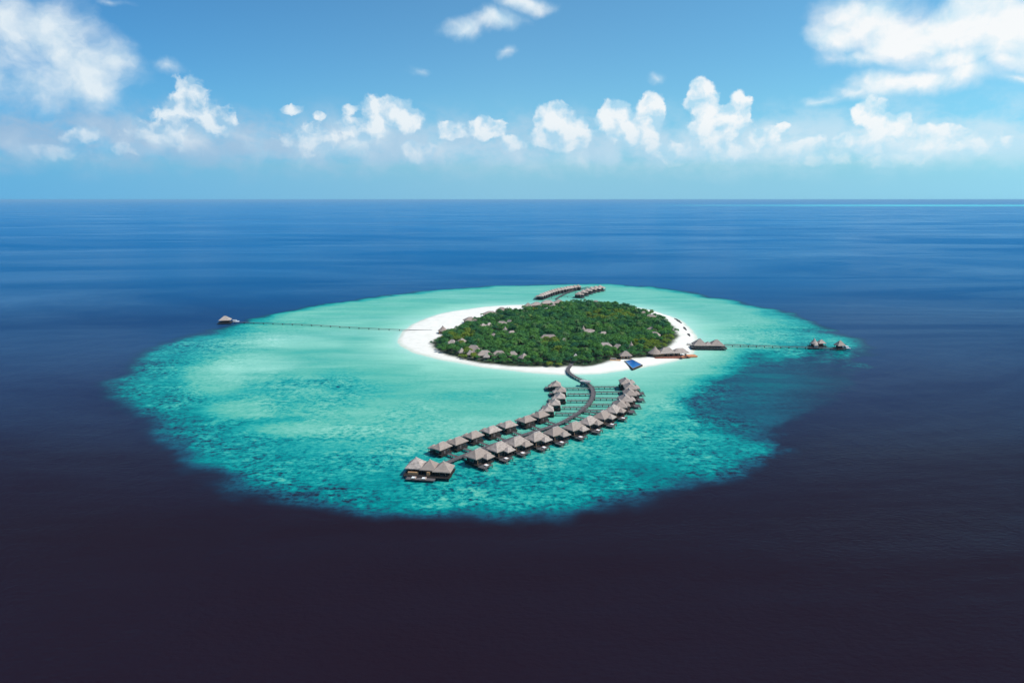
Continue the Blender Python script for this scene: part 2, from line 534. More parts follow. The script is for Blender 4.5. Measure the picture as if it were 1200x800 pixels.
# a far shoal on the horizon
shoal = t.math('MULTIPLY', t.math('MULTIPLY', t.remap(sx.outputs[1], 14500, 15500), t.remap(sx.outputs[1], 20500, 19000)),
               t.remap(t.math('ADD', sx.outputs[0], t.math('MULTIPLY_ADD', t.noise(pos, .0005, 3), 6000, -3000)), 3200, 9500))
water = t.mix(shoal, water, (.06, .62, .62))
t.n.remove(p)
wind = t.noise(t.vec('MULTIPLY', pos, (.30, 1.0, 1)), .0032, 6, .68, dist=.9)
b = t.n.new('ShaderNodeBump')
b.inputs['Strength'].default_value = .55
b.inputs['Distance'].default_value = .5
swell = t.math('ADD', t.noise(t.vec('MULTIPLY', pos, (.7, 1.2, 1)), .45, 5, .6), t.math('MULTIPLY', t.noise(pos, .05, 3, .5), 1.6))
t.set(b.inputs['Height'], swell)
df = t.n.new('ShaderNodeBsdfDiffuse')
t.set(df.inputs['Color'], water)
gl = t.n.new('ShaderNodeBsdfGlossy')
gl.inputs['Color'].default_value = (.66, .90, 1, 1)
t.set(gl.inputs['Roughness'], t.remap(wind, .35, .65, .09, .24))
fr = t.n.new('ShaderNodeFresnel')
fr.inputs['IOR'].default_value = 1.33
for nd in (df, gl, fr):
    t.l.new(b.outputs[0], nd.inputs['Normal'])
mx = t.n.new('ShaderNodeMixShader')
t.set(mx.inputs[0], t.math('MULTIPLY', fr.outputs[0], t.remap(wind, .40, .72, .10, .60)))
t.l.new(df.outputs[0], mx.inputs[1])
t.l.new(gl.outputs[0], mx.inputs[2])
t.l.new(mx.outputs[0], t.n['Material Output'].inputs['Surface'])
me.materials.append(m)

bx = np.arange(-150, 265, 3.0)
by = np.arange(515, 1010, 3.0)
GX, GY = np.meshgrid(bx, by)
bw = 2.2 * fbm(GX, GY, 22, 5.5, 4)
sd = sdist(GX, GY, SHORE) + bw
veg = sdist(GX, GY, GROVE)


def land_h(sd_):
    return np.where(sd_ < 0, sd_ * .06, 1.5 * (1 - np.exp(-np.maximum(sd_, 0) / 11)))


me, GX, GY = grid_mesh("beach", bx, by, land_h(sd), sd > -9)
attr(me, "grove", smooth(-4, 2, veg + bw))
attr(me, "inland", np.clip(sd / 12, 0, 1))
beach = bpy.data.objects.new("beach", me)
C.objects.link(beach)
beach["kind"] = "structure"
m = bpy.data.materials.new("coral_sand")
m.use_nodes = True
t = NT(m.node_tree)
p = t.n['Principled BSDF']
pos = t.n.new('ShaderNodeNewGeometry').outputs['Position']
sand = t.mix(t.remap(t.noise(pos, .12, 5, .6), .3, .7), (.73, .68, .585), (.84, .79, .70))
wet = t.mix(t.remap(t.math('MULTIPLY_ADD', t.noise(pos, .09, 4, .6), .3, at("inland")), .12, .55), (.52, .56, .45), sand)
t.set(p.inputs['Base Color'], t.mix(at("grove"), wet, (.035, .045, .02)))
p.inputs['Roughness'].default_value = .9
p.inputs['Specular IOR Level'].default_value = .15
me.materials.append(m)


def ground_z(x, y):
    i = int(round((x - bx[0]) / 3))
    j = int(round((y - by[0]) / 3))
    if 0 <= i < len(bx) and 0 <= j < len(by):
        return float(land_h(sd[j, i]))
    return -.5


# ------------------------------------------------------------------ mesh helpers
class MB:
    def __init__(self):
        self.v = []
        self.f = []

    def add(self, V, F):
        o = len(self.v)
        self.v += [tuple(x) for x in V]
        self.f += [tuple(i + o for i in f) for f in F]
        return self

    def box(self, x, y, z, sx, sy, sz, rz=0.0):
        """centre x,y; z is the underside"""
        c, s_ = math.cos(rz), math.sin(rz)
        V = []
        for k in (z, z + sz):
            for a, b_ in ((-1, -1), (1, -1), (1, 1), (-1, 1)):
                lx, ly = a * sx / 2, b_ * sy / 2
                V.append((x + lx * c - ly * s_, y + lx * s_ + ly * c, k))
        return self.add(V, [(3, 2, 1, 0), (4, 5, 6, 7), (0, 1, 5, 4), (1, 2, 6, 5), (2, 3, 7, 6), (3, 0, 4, 7)])

    def bar(self, a, b_, w, h=None):
        a, b_ = Vector(a), Vector(b_)
        h = h or w
        d = (b_ - a).normalized()
        up = Vector((0, 0, 1)) if abs(d.z) < .95 else Vector((1, 0, 0))
        sd_ = d.cross(up).normalized() * w / 2
        up = sd_.cross(d).normalized() * h / 2
        V = [p_ + q for p_ in (a, b_) for q in (-sd_ - up, sd_ - up, sd_ + up, -sd_ + up)]
        return self.add(V, [(3, 2, 1, 0), (4, 5, 6, 7), (0, 1, 5, 4), (1, 2, 6, 5), (2, 3, 7, 6), (3, 0, 4, 7)])

    def tube(self, pts, radii, n=7):
        V = []
        for i, p_ in enumerate(pts):
            p_ = Vector(p_)
            d = (Vector(pts[min(i + 1, len(pts) - 1)]) - Vector(pts[max(i - 1, 0)])).normalized()
            a = d.cross(Vector((0.3, 1, .1))).normalized()
            b_ = d.cross(a)
            for k in range(n):
                q = 2 * math.pi * k / n
                V.append(p_ + (a * math.cos(q) + b_ * math.sin(q)) * radii[i])
        F = []
        for i in range(len(pts) - 1):
            for k in range(n):
                F.append((i * n + k, i * n + (k + 1) % n, (i + 1) * n + (k + 1) % n, (i + 1) * n + k))
        F.append(tuple(range(n))[::-1])
        F.append(tuple((len(pts) - 1) * n + k for k in range(n)))
        return self.add(V, F)

    def rings(self, rings):
        """stacked closed rings, capped below and above"""
        n = len(rings[0])
        V = [p_ for r in rings for p_ in r]
        F = []
        for i in range(len(rings) - 1):
            for k in range(n):
                F.append((i * n + k, i * n + (k + 1) % n, (i + 1) * n + (k + 1) % n, (i + 1) * n + k))
        F.append(tuple(range(n))[::-1])
        F.append(tuple((len(rings) - 1) * n + k for k in range(n)))
        return self.add(V, F)

    def hip(self, x, y, z, sx, sy, h, thick=.45, flare=.30, ridge=None, seed=1):
        """thatched hip roof with a kicked-out eave; ridge along the longer side"""
        r_ = random.Random(seed)

        def ring(f, zz, jit=0.0):
            if sx >= sy:
                rl = (sx - sy) if ridge is None else ridge
                ax, ay = (rl + (sx - rl) * f) / 2, sy * f / 2
            else:
                rl = (sy - sx) if ridge is None else ridge
                ax, ay = sx * f / 2, (rl + (sy - rl) * f) / 2
            P = []
            m_ = 4
            cs = [(-ax, -ay), (ax, -ay), (ax, ay), (-ax, ay)]
            for i in range(4):
                a, b_ = cs[i], cs[(i + 1) % 4]
                for k in range(m_):
                    q = k / m_
                    P.append((x + a[0] + (b_[0] - a[0]) * q + r_.uniform(-jit, jit), y + a[1] + (b_[1] - a[1]) * q + r_.uniform(-jit, jit), z + zz + r_.uniform(-jit, jit)))
            return P
        return self.rings([ring(.94, 0), ring(1.0, .02, .06), ring(.97, thick, .06), ring(.66, thick + h * flare, .05), ring(.33, thick + h * (flare + (1 - flare) * .52), .04), ring(.035, thick + h)])

    def cone(self, x, y, z, r, h, n=12, thick=.4):
        rs = []
        for f, zz in ((.93, 0), (1, 0.02), (.97, thick), (.62, thick + h * .30), (.3, thick + h * .62), (.03, thick + h)):
            rs.append([(x + r * f * math.cos(2 * math.pi * k / n), y + r * f * math.sin(2 * math.pi * k / n), z + zz) for k in range(n)])
        return self.rings(rs)

    def mesh(self, name, material, smooth_=False):
        me_ = bpy.data.meshes.new(name)
        me_.from_pydata(self.v, [], self.f)
        me_.materials.append(material)
        if smooth_:
            me_.polygons.foreach_set('use_smooth', [True] * len(me_.polygons))
        me_.update()
        return me_

    def build(self, name, material, parent=None, smooth_=False):
        o = bpy.data.objects.new(name, self.mesh(name, material, smooth_))
        C.objects.link(o)
        o.parent = parent
        return o


def thing(name, label, cat, loc=(0, 0, 0), rz=0.0, group=None):
    o = bpy.data.objects.new(name, None)
    C.objects.link(o)
    o.empty_display_size = .5
    o.location = loc
    o.rotation_euler = (0, 0, rz)
    o["label"] = label
    o["category"] = cat
    if group:
        o["group"] = group
    return o


def dup(root, loc, rz, label, scale=1.0, group=None):
    """a copy of a thing, of each of its parts and of their sub-parts"""
    def rec(o, parent):
        c = o.copy()
        C.objects.link(c)
        c.parent = parent
        for ch in list(o.children):
            rec(ch, c)
        return c
    r_ = rec(root, None)
    r_.location = loc
    r_.rotation_euler = (0, 0, rz)
    r_.scale = (scale,) * 3
    r_["label"] = label
    if group:
        r_["group"] = group
    return r_


ORD = ["first", "second", "third", "fourth", "fifth", "sixth", "seventh", "eighth", "ninth", "tenth", "eleventh", "twelfth", "thirteenth", "fourteenth"]

# ------------------------------------------------------------------ boardwalks


def strip(mb, path, w_, z0, z1, off=0.0):
    L, Rr = [], []
    for i, p_ in enumerate(path):
        d = (path[min(i + 1, len(path) - 1)] - path[max(i - 1, 0)])
        nrm = Vector((-d.y, d.x, 0)).normalized()
        L.append(p_ + nrm * (off + w_ / 2))
        Rr.append(p_ + nrm * (off - w_ / 2))
    V, F = [], []
    for a, b_ in zip(L, Rr):
        V += [(a.x, a.y, z0), (b_.x, b_.y, z0), (b_.x, b_.y, z1), (a.x, a.y, z1)]
    for i in range(len(path) - 1):
        q = i * 4
        F += [(q, q + 1, q + 5, q + 4)[::-1], (q + 1, q + 2, q + 6, q + 5)[::-1], (q + 2, q + 3, q + 7, q + 6)[::-1], (q + 3, q, q + 4, q + 7)[::-1]]
    n = len(path) * 4
    F += [(0, 1, 2, 3), (n - 4, n - 1, n - 2, n - 3)]
    mb.add(V, F)


def resample(path, step):
    outp = [path[0].copy()]
    acc = 0.0
    for a, b_ in zip(path, path[1:]):
        L = (b_ - a).length
        if L < 1e-6:
            continue
        q = step - acc
        while q <= L:
            outp.append(a + (b_ - a) * (q / L))
            q += step
        acc = (acc + L) % step
    return outp


def boardwalk(name, label, path, w_=2.4, top=1.75, gap=6.5, rail=True, deckmat=None, group=None, cat="boardwalk", pile=.28, beam=True):
    path = [Vector((p_[0], p_[1], 0)) for p_ in path]
    o = path[0].copy()
    t_ = thing(name, label, cat, o, 0, group)
    path = [p_ - o for p_ in path]
    mb = MB()
    strip(mb, path, w_, top - .22, top)
    mb.build("deck", deckmat or DECKWOOD, t_)
    if rail:
        pp = resample(path, 3.0)
        for sgn in (-1, 1):
            mb = MB()
            strip(mb, path, .10, top + .88, top + .98, sgn * (w_ / 2 - .07))
            for i, q in enumerate(pp):
                d = (pp[min(i + 1, len(pp) - 1)] - pp[max(i - 1, 0)])
                nrm = Vector((-d.y, d.x, 0)).normalized()
                c = q + nrm * sgn * (w_ / 2 - .07)
                mb.box(c.x, c.y, top + .003, .09, .09, .88)
            mb.build("handrail", DECKWOOD, t_)
    pp = resample(path, gap)
    for i, q in enumerate(pp):
        d = (pp[min(i + 1, len(pp) - 1)] - pp[max(i - 1, 0)])
        if d.length < 1e-6:
            d = path[-1] - path[0]
        ang = math.atan2(d.y, d.x)
        nrm = Vector((-d.y, d.x, 0)).normalized() * (w_ / 2 - .3)
        mb = MB()
        gz = ground_z(q.x + o.x, q.y + o.y)
        lowz = min(-.9, gz - .3) if gz < .2 else gz - .3
        for sgn in (-1, 1):
            mb.box(q.x + nrm.x * sgn, q.y + nrm.y * sgn, lowz, pile, pile, top - .45 - lowz, ang)
        mb.box(q.x, q.y, top - .45, .3, w_, .227, ang)
        mb.build("pile_bent", DARKWOOD, t_)
    return t_


spine_px = [(674, 421), (668.5, 428), (665.5, 434), (672, 440), (684, 446), (692, 452), (695.5, 461), (692, 470), (683, 479.5), (671, 487.5), (658, 494.5), (640, 501),
            (615, 508.5), (590, 516.5), (565, 525), (545, 532.5), (521, 542.5)]
SPINE = spline([ground(x, y, 1.75) for x, y in spine_px], 8)
boardwalk("boardwalk", "long curving timber boardwalk from the near beach down between the two rows of overwater villas", SPINE, 3.2, 1.75, 5.0)
arrive = ground(686, 447.5, 3.5)

# ------------------------------------------------------------------ the overwater villa


def make_villa(name, label, group, seed, tall=False):
    """local +Y is the seaward side, origin on the water at the villa's middle"""
    t_ = thing(name, label, "villa", (0, 0, 0), 0, group)
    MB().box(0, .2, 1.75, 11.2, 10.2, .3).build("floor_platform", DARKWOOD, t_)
    sd_ = MB().box(2.3, 7.5, 1.45, 7.2, 4.2, .25).build("sun_deck", DECKWOOD, t_)
    mb = MB()
    for x0, y0, x1, y1 in ((-1.2, 9.5, 5.8, 9.5), (5.85, 5.5, 5.85, 9.5)):
        mb.bar((x0, y0, 2.6), (x1, y1, 2.6), .1)
        for k in range(5):
            mb.box(x0 + (x1 - x0) * k / 4, y0 + (y1 - y0) * k / 4, 1.703, .1, .1, .86)
    mb.build("railing", DECKWOOD, sd_)
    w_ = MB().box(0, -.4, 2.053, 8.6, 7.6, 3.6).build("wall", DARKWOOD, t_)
    d_ = MB().box(-1.2, -4.24, 2.06, 1.3, .08, 2.2).build("door", DECKWOOD, t_)
    MB().box(-.75, -4.3, 3.0, .08, .06, .25).build("handle", RIDGE, d_)
    f = MB().box(2.2, -4.24, 2.9, 1.7, .08, 1.2).build("window", DECKWOOD, t_)
    MB().box(2.2, -4.295, 3.0, 1.4, .03, 1.0).build("pane", GLASS, f)
    for sx in (-1, 1):
        f = MB().box(sx * 4.34, -.5, 2.6, .08, 2.6, 1.7).build("window", PALEWOOD, t_)
        MB().box(sx * 4.395, -.5, 2.7, .03, 2.3, 1.5).build("pane", GLASS, f)
    f = MB().box(1.6, 3.44, 2.06, 4.6, .08, 2.5).build("sliding_door", TANWOOD, t_)
    MB().box(1.6, 3.495, 2.15, 4.2, .03, 2.25).build("pane", GLASS, f)
    rf = MB().hip(0, -.2, 5.2, 12.4, 9.0, 3.1, ridge=4.4, seed=seed).build("roof", THATCH, t_)
    MB().bar((-2.3, -.2, 8.72), (2.3, -.2, 8.72), .6, .36).build("ridge_cap", RIDGE, rf)
    MB().hip(-2.6, 4.7, 4.4, 6.6, 5.0, 1.9, seed=seed + 1).build("veranda_roof", THATCH, t_)
    MB().box(-2.6, 5.4, 1.72, 5.0, 3.6, .3).build("veranda_floor", DARKWOOD, t_)
    MB().box(0, -.4, .75, 9.6, 8.8, .997).build("underfloor_shade", DARKWOOD, t_)  # dark block standing in for the shade among the stilts
    for px_ in (-4.9, -.3):
        MB().box(px_, 6.9, 2.025, .22, .22, 2.4).build("post", DARKWOOD, t_)
    mb = MB()
    for k in range(5):
        mb.box(4.3, 9.75 + .28 * k, 1.2 - .38 * k, 1.4, .28, .1)
    mb.bar((3.6, 9.62, 1.45), (3.6, 11.2, -.5), .12)
    mb.bar((5.0, 9.62, 1.45), (5.0, 11.2, -.5), .12)
    mb.build("water_stairs", DECKWOOD, t_)
    for x_, y_ in ((-5, -4.4), (0, -4.4), (5, -4.4), (-5, .4), (5, .4), (-5, 5.0), (0, 4.8), (5.6, 5.8), (-1.1, 9.3), (5.6, 9.3)):
        MB().box(x_, y_, -1.0, .3, .3, (2.747 if y_ < 5.1 and x_ < 5.5 else 2.447)).build("stilt", DARKWOOD, t_)
    return t_


def spine_attach(p_):
    def cost(q):
        if p_.y > 432:
            return abs(q.y - p_.y) * 3 + (q - p_).length * .12
        return (q - p_).length
    cand = [q for q in resample(SPINE, 1.0) if q.y < 505]
    return min(cand, key=cost)


FRONT = [(560, 531), (585, 523), (606, 516.5), (629, 511), (651, 505), (673, 499), (690, 492.5), (706, 486), (718.5, 479), (726.5, 473), (733, 466.5), (738, 459.5), (738.5, 452.5), (733.5, 446.5)]
BACK = [(517, 520), (536, 514), (555, 507), (576, 501), (595, 495), (617, 489), (633, 483.5), (642, 476.5), (650, 469.5), (656, 462), (657, 454.5), (651.5, 448)]
villa = None
jet_group = "short jetties from the curved boardwalk to the overwater villas"


def put_rows(rows, zc=6.2):
    global villa
    for row, desc, nth, grp, sc_ in rows:
        for i, q in enumerate(row):
            p_ = ground(q[0], q[1], zc)
            p_.z = 0
            a = spine_attach(Vector((p_.x, p_.y, 1.75)))
            d = Vector((p_.x - a.x, p_.y - a.y, 0)).normalized()
            rz = math.atan2(-d.x, d.y)
            label = f"grey thatched overwater villa, {nth[i]} {desc}"
            if villa is None:
                villa = make_villa("overwater_villa", label, grp, 3)
                villa.scale = (sc_,) * 3
                villa.location = p_
                villa.rotation_euler = (0, 0, rz)
            else:
                dup(villa, p_, rz, label, sc_, grp)
            st = Vector((a.x, a.y, 0)) + d * 1.65
            en = p_ - d * 4.95
            if (en - st).length > 3 and (en - st).dot(d) > 0:
                boardwalk("villa_jetty", f"short timber jetty to the {nth[i]} villa {desc}", [st, (st + en) / 2, en], 2.1, 1.72, 4.2, True, None, jet_group, "jetty", .24)


nth = [f"{o}" for o in ORD]
put_rows([(FRONT, "from the seaward end of the outer row", nth, "outer row of overwater villas", 1.0), (BACK, "from the seaward end of the inner row", nth, "inner row of overwater villas", .84)])

# sunbeds on the decks of the front row
lounger = None
for i, q in enumerate(FRONT[:9]):
    p_ = ground(q[0], q[1], 6.2)
    a = spine_attach(Vector((p_.x, p_.y, 1.75)))
    d = Vector((p_.x - a.x, p_.y - a.y, 0)).normalized()
    sdv = Vector((d.y, -d.x, 0))
    rz = math.atan2(-d.x, d.y)
    c = Vector((p_.x, p_.y, 1.7)) + d * 7.9 + sdv * (2.0 + .7 * (i % 3))
    label = f"pale daybed outside the {ORD[i]} villa from the seaward end of the outer row"
    if lounger is None:
        lounger = thing("daybed", label, "daybed", c, rz, "daybeds on the outer villa decks")
        MB().box(0, 0, .22, 2.0, 2.2, .2).build("frame", TANWOOD, lounger)
        MB().box(0, 0, .423, 1.9, 2.1, .22).build("mattress", WHITE, lounger)
        MB().box(0, -.85, .646, 1.6, .4, .2).build("pillow", PINK, lounger)
        for ax in (-.9, .9):
            for ay in (-1, 1):
                MB().box(ax, ay, 0, .12, .12, .217).build("leg", TANWOOD, lounger)
    else:
        dup(lounger, c, rz, label)

# the three-roofed pavilion at the end of the boardwalk
c = ground(504, 545, 5.2)
c.z = 0
end_dir = (Vector((c.x, c.y, 0)) - Vector((SPINE[-1].x, SPINE[-1].y, 0))).normalized()
big = thing("overwater_pavilion", "large overwater pavilion with three thatched roofs at the seaward end of the curved boardwalk", "pavilion", c, R(-9))
MB().box(0, -1.0, 1.55, 24.5, 13.5, .3).build("floor_platform", DARKWOOD, big)
MB().box(-2.5, -9.2, 1.25, 15.0, 3.0, .25).build("lower_deck", DECKWOOD, big)
mb = MB()
for a_, b_ in (((-12, -7.6), (12, -7.6)), ((12, -7.6), (12, 5.4)), ((-12, -7.6), (-12, 5.4))):
    mb.bar((*a_, 2.8), (*b_, 2.8), .12)
    for k in range(10):
        mb.box(a_[0] + (b_[0] - a_[0]) * k / 9, a_[1] + (b_[1] - a_[1]) * k / 9, 1.853, .12, .12, .9)
mb.build("railing", DARKWOOD, big)
for x_, y_, s_, k in ((-7.6, .8, 9.6, 4.0), (.2, -.6, 9.0, 3.7), (7.6, -1.4, 9.6, 3.6)):
    MB().box(x_, y_ + .4, 1.853, s_ - 3.0, s_ - 3.4, 2.85).build("wall", DARKWOOD, big)
    f = MB().box(x_, y_ - (s_ - 3.4) / 2 + .34, 1.857, 3.4, .1, 2.3).build("sliding_door", TANWOOD, big)
    MB().box(x_, y_ - (s_ - 3.4) / 2 + .275, 1.95, 3.0, .03, 2.0).build("pane", GLASS, f)
    rf = MB().hip(x_, y_, 4.3, s_, s_ + .6, k, seed=int(x_ * 7) + 90).build("roof", THATCH, big)
    MB().bar((x_, y_ - .5, 4.75 + k), (x_, y_ + .5, 4.75 + k), .6, .4).build("ridge_cap", RIDGE, rf)
    for dx2 in (-s_ / 2 + .9, s_ / 2 - .9):
        MB().box(x_ + dx2, y_ - s_ / 2 + .6, 1.853, .25, .25, 2.5).build("post", DARKWOOD, big)
MB().box(-7.8, -4.6, 1.857, 5.4, 1.3, 1.1).build("bar_counter", TANWOOD, big)
MB().box(.6, -5.4, 1.857, 1.6, 1.6, 1.9).build("screen_panel", TANWOOD, big)
for x_ in (-11.5, -5.8, 0, 5.8, 11.5):
    for y_ in (-7.2, -1, 5.2):
        MB().box(x_, y_, -1, .34, .34, 2.547).build("stilt", DARKWOOD, big)
for k, (x_, y_) in enumerate(((-6.0, -9.3), (-.6, -9.3))):
    sb = dup(lounger, (c.x + x_ * .99 + y_ * .16, c.y + y_ * .99 - x_ * .16, 1.5), R(80), f"pale daybed on the lower pavilion deck, the one {('away from', 'towards')[k]} the villa rows")

# shelter on the spine
sh = thing("boardwalk_shelter", "small flat-roofed timber shelter over the bend of the curved boardwalk near the beach", "shelter", (arrive.x, arrive.y, 0), R(-20))
MB().box(0, -.5, 4.1, 7.6, 5.0, .5).build("roof", PALEWOOD, sh)
MB().box(-2.4, -.5, 1.4, 2.6, 4.4, .3).build("platform", DECKWOOD, sh)
for x_ in (-3.2, 3.2):
    for y_ in (-2.5, 1.5):
        MB().box(x_, y_, -1, .25, .25, 5.097).build("post", DARKWOOD, sh)
g = ground(674.5, 418.5, 3.5)
gt = thing("beach_gate", "small pale pavilion on the sand where the curved boardwalk meets the trees", "pavilion", (g.x, g.y, ground_z(g.x, g.y)), 0)
MB().hip(0, 0, 2.6, 4.6, 4.0, 2.2, seed=44).build("roof", PALEWOOD, gt)
for x_ in (-1.7, 1.7):
    for y_ in (-1.4, 1.4):
        MB().box(x_, y_, -.3, .22, .22, 2.95).build("post", PALEWOOD, gt)
MB().box(0, 0, .02, 4.2, 3.6, .18).build("floor_platform", PALEWOOD, gt)

# ------------------------------------------------------------------ the rows behind the island
FARA = [(633.5, 346), (639, 344), (644.5, 342), (650, 340.3), (656, 339), (662, 337.8), (668, 336.7), (674, 335.8), (679.5, 335), (685, 334.4)]
FARB = [(678, 344), (683, 341.6), (688, 339.6), (693, 338), (698, 337), (703, 336.2)]
FARA = [tuple(q_)[:2] for q_ in resample(spline([(x, y * 4, 0) for x, y in FARA], 8), 4.75)]
FARA = [(x, y / 4) for x, y in FARA][:14]
FSPINE = spline([ground(x, y, 1.75) for x, y in [(652, 350), (657, 346.5), (664, 343), (672, 340.2), (681, 338), (690, 336.3)]], 6)
boardwalk("boardwalk", "straight timber boardwalk between the two rows of villas behind the island", FSPINE, 2.6, 1.75, 8)
for row, desc, grp in ((FARA, "from the island in the longer row behind it", "longer row of villas behind the island"), (FARB, "from the island in the shorter row behind it", "shorter row of villas behind the island")):
    for i, q in enumerate(row):
        p_ = ground(q[0], q[1], 6.2)
        p_.z = 0
        a = min(FSPINE, key=lambda k: (k - p_).length)
        d = Vector((p_.x - a.x, p_.y - a.y, 0)).normalized()
        dup(villa, p_, math.atan2(-d.x, d.y), f"distant thatched overwater villa, {ORD[i]} {desc}", 1.0, grp)
        st = Vector((a.x, a.y, 0)) + d * 1.4
        en = p_ - d * 5.0
        if (en - st).length > 4 and i % 2 == 0:
            boardwalk("villa_jetty", f"short jetty to the {ORD[i]} villa {desc}", [st, en], 1.5, 1.72, 9, False, None, "short jetties behind the island", "jetty", .3)
p_ = ground(655.5, 347.3, 4.5)


# ------------------------------------------------------------------ generic thatched building
def house(name, label, cat, loc, rz, sx, sy, wall_h=2.9, roof_h=3.2, kind='hip', seed=1, base=.35, group=None, wallmat=None, verandah=True):
    t_ = thing(name, label, cat, loc, rz, group)
    MB().box(0, 0, -.5, sx - .8, sy - .8, .5 + base).build("plinth", POOLTILE, t_)
    MB().box(0, .3, base + .003, sx - 2.4, sy - 3.0, wall_h).build("wall", wallmat or TANWOOD, t_)
    d_ = MB().box(0, -(sy - 3.0) / 2 + .26, base + .006, 1.5, .08, 2.2).build("door", DARKWOOD, t_)
    for sg in (-1, 1):
        f = MB().box(sg * (sx - 2.4) * .3, -(sy - 3.0) / 2 + .26, base + .9, 1.5, .08, 1.2).build("window", PALEWOOD, t_)
        MB().box(sg * (sx - 2.4) * .3, -(sy - 3.0) / 2 + .205, base + 1.0, 1.2, .03, 1.0).build("pane", GLASS, f)
    if kind == 'cone':
        rf = MB().cone(0, 0, base + wall_h - .35, max(sx, sy) / 2, roof_h, 10).build("roof", THATCH, t_)
        MB().cone(0, 0, base + wall_h + roof_h - .1, .45, .7, 8, .1).build("ridge_cap", RIDGE, rf)
    else:
        rf = MB().hip(0, 0, base + wall_h - .35, sx, sy, roof_h, seed=seed).build("roof", THATCH, t_)
        L = abs(sx - sy) / 2 + .4
        zz = base + wall_h - .35 + .45 + roof_h
        MB().bar((-L, 0, zz) if sx >= sy else (0, -L, zz), (L, 0, zz) if sx >= sy else (0, L, zz), .6, .35).build("ridge_cap", RIDGE, rf)
    for x_ in (-sx / 2 + .8, sx / 2 - .8):
        MB().box(x_, -sy / 2 + .8, base + .003, .2, .2, wall_h - .3).build("post", DARKWOOD, t_)
    return t_


LAND = []   # (x, y, roof height, half width): kept clear for the trees


def villa_on_land(px_, py_, label, sx, sy, rdeg, kind='hip', zc=5.6, lift=0.0, roof_h=3.4, seed=1):
    p_ = ground(px_, py_, zc)
    z = ground_z(p_.x, p_.y) + lift
    o = house("beach_villa", label, "villa", (p_.x, p_.y, z), R(rdeg), sx, sy, 2.9, roof_h, kind, seed, .35, "thatched villas among the island trees")
    LAND.append((p_.x, p_.y, z + 4.2, max(sx, sy) / 2))
    return o


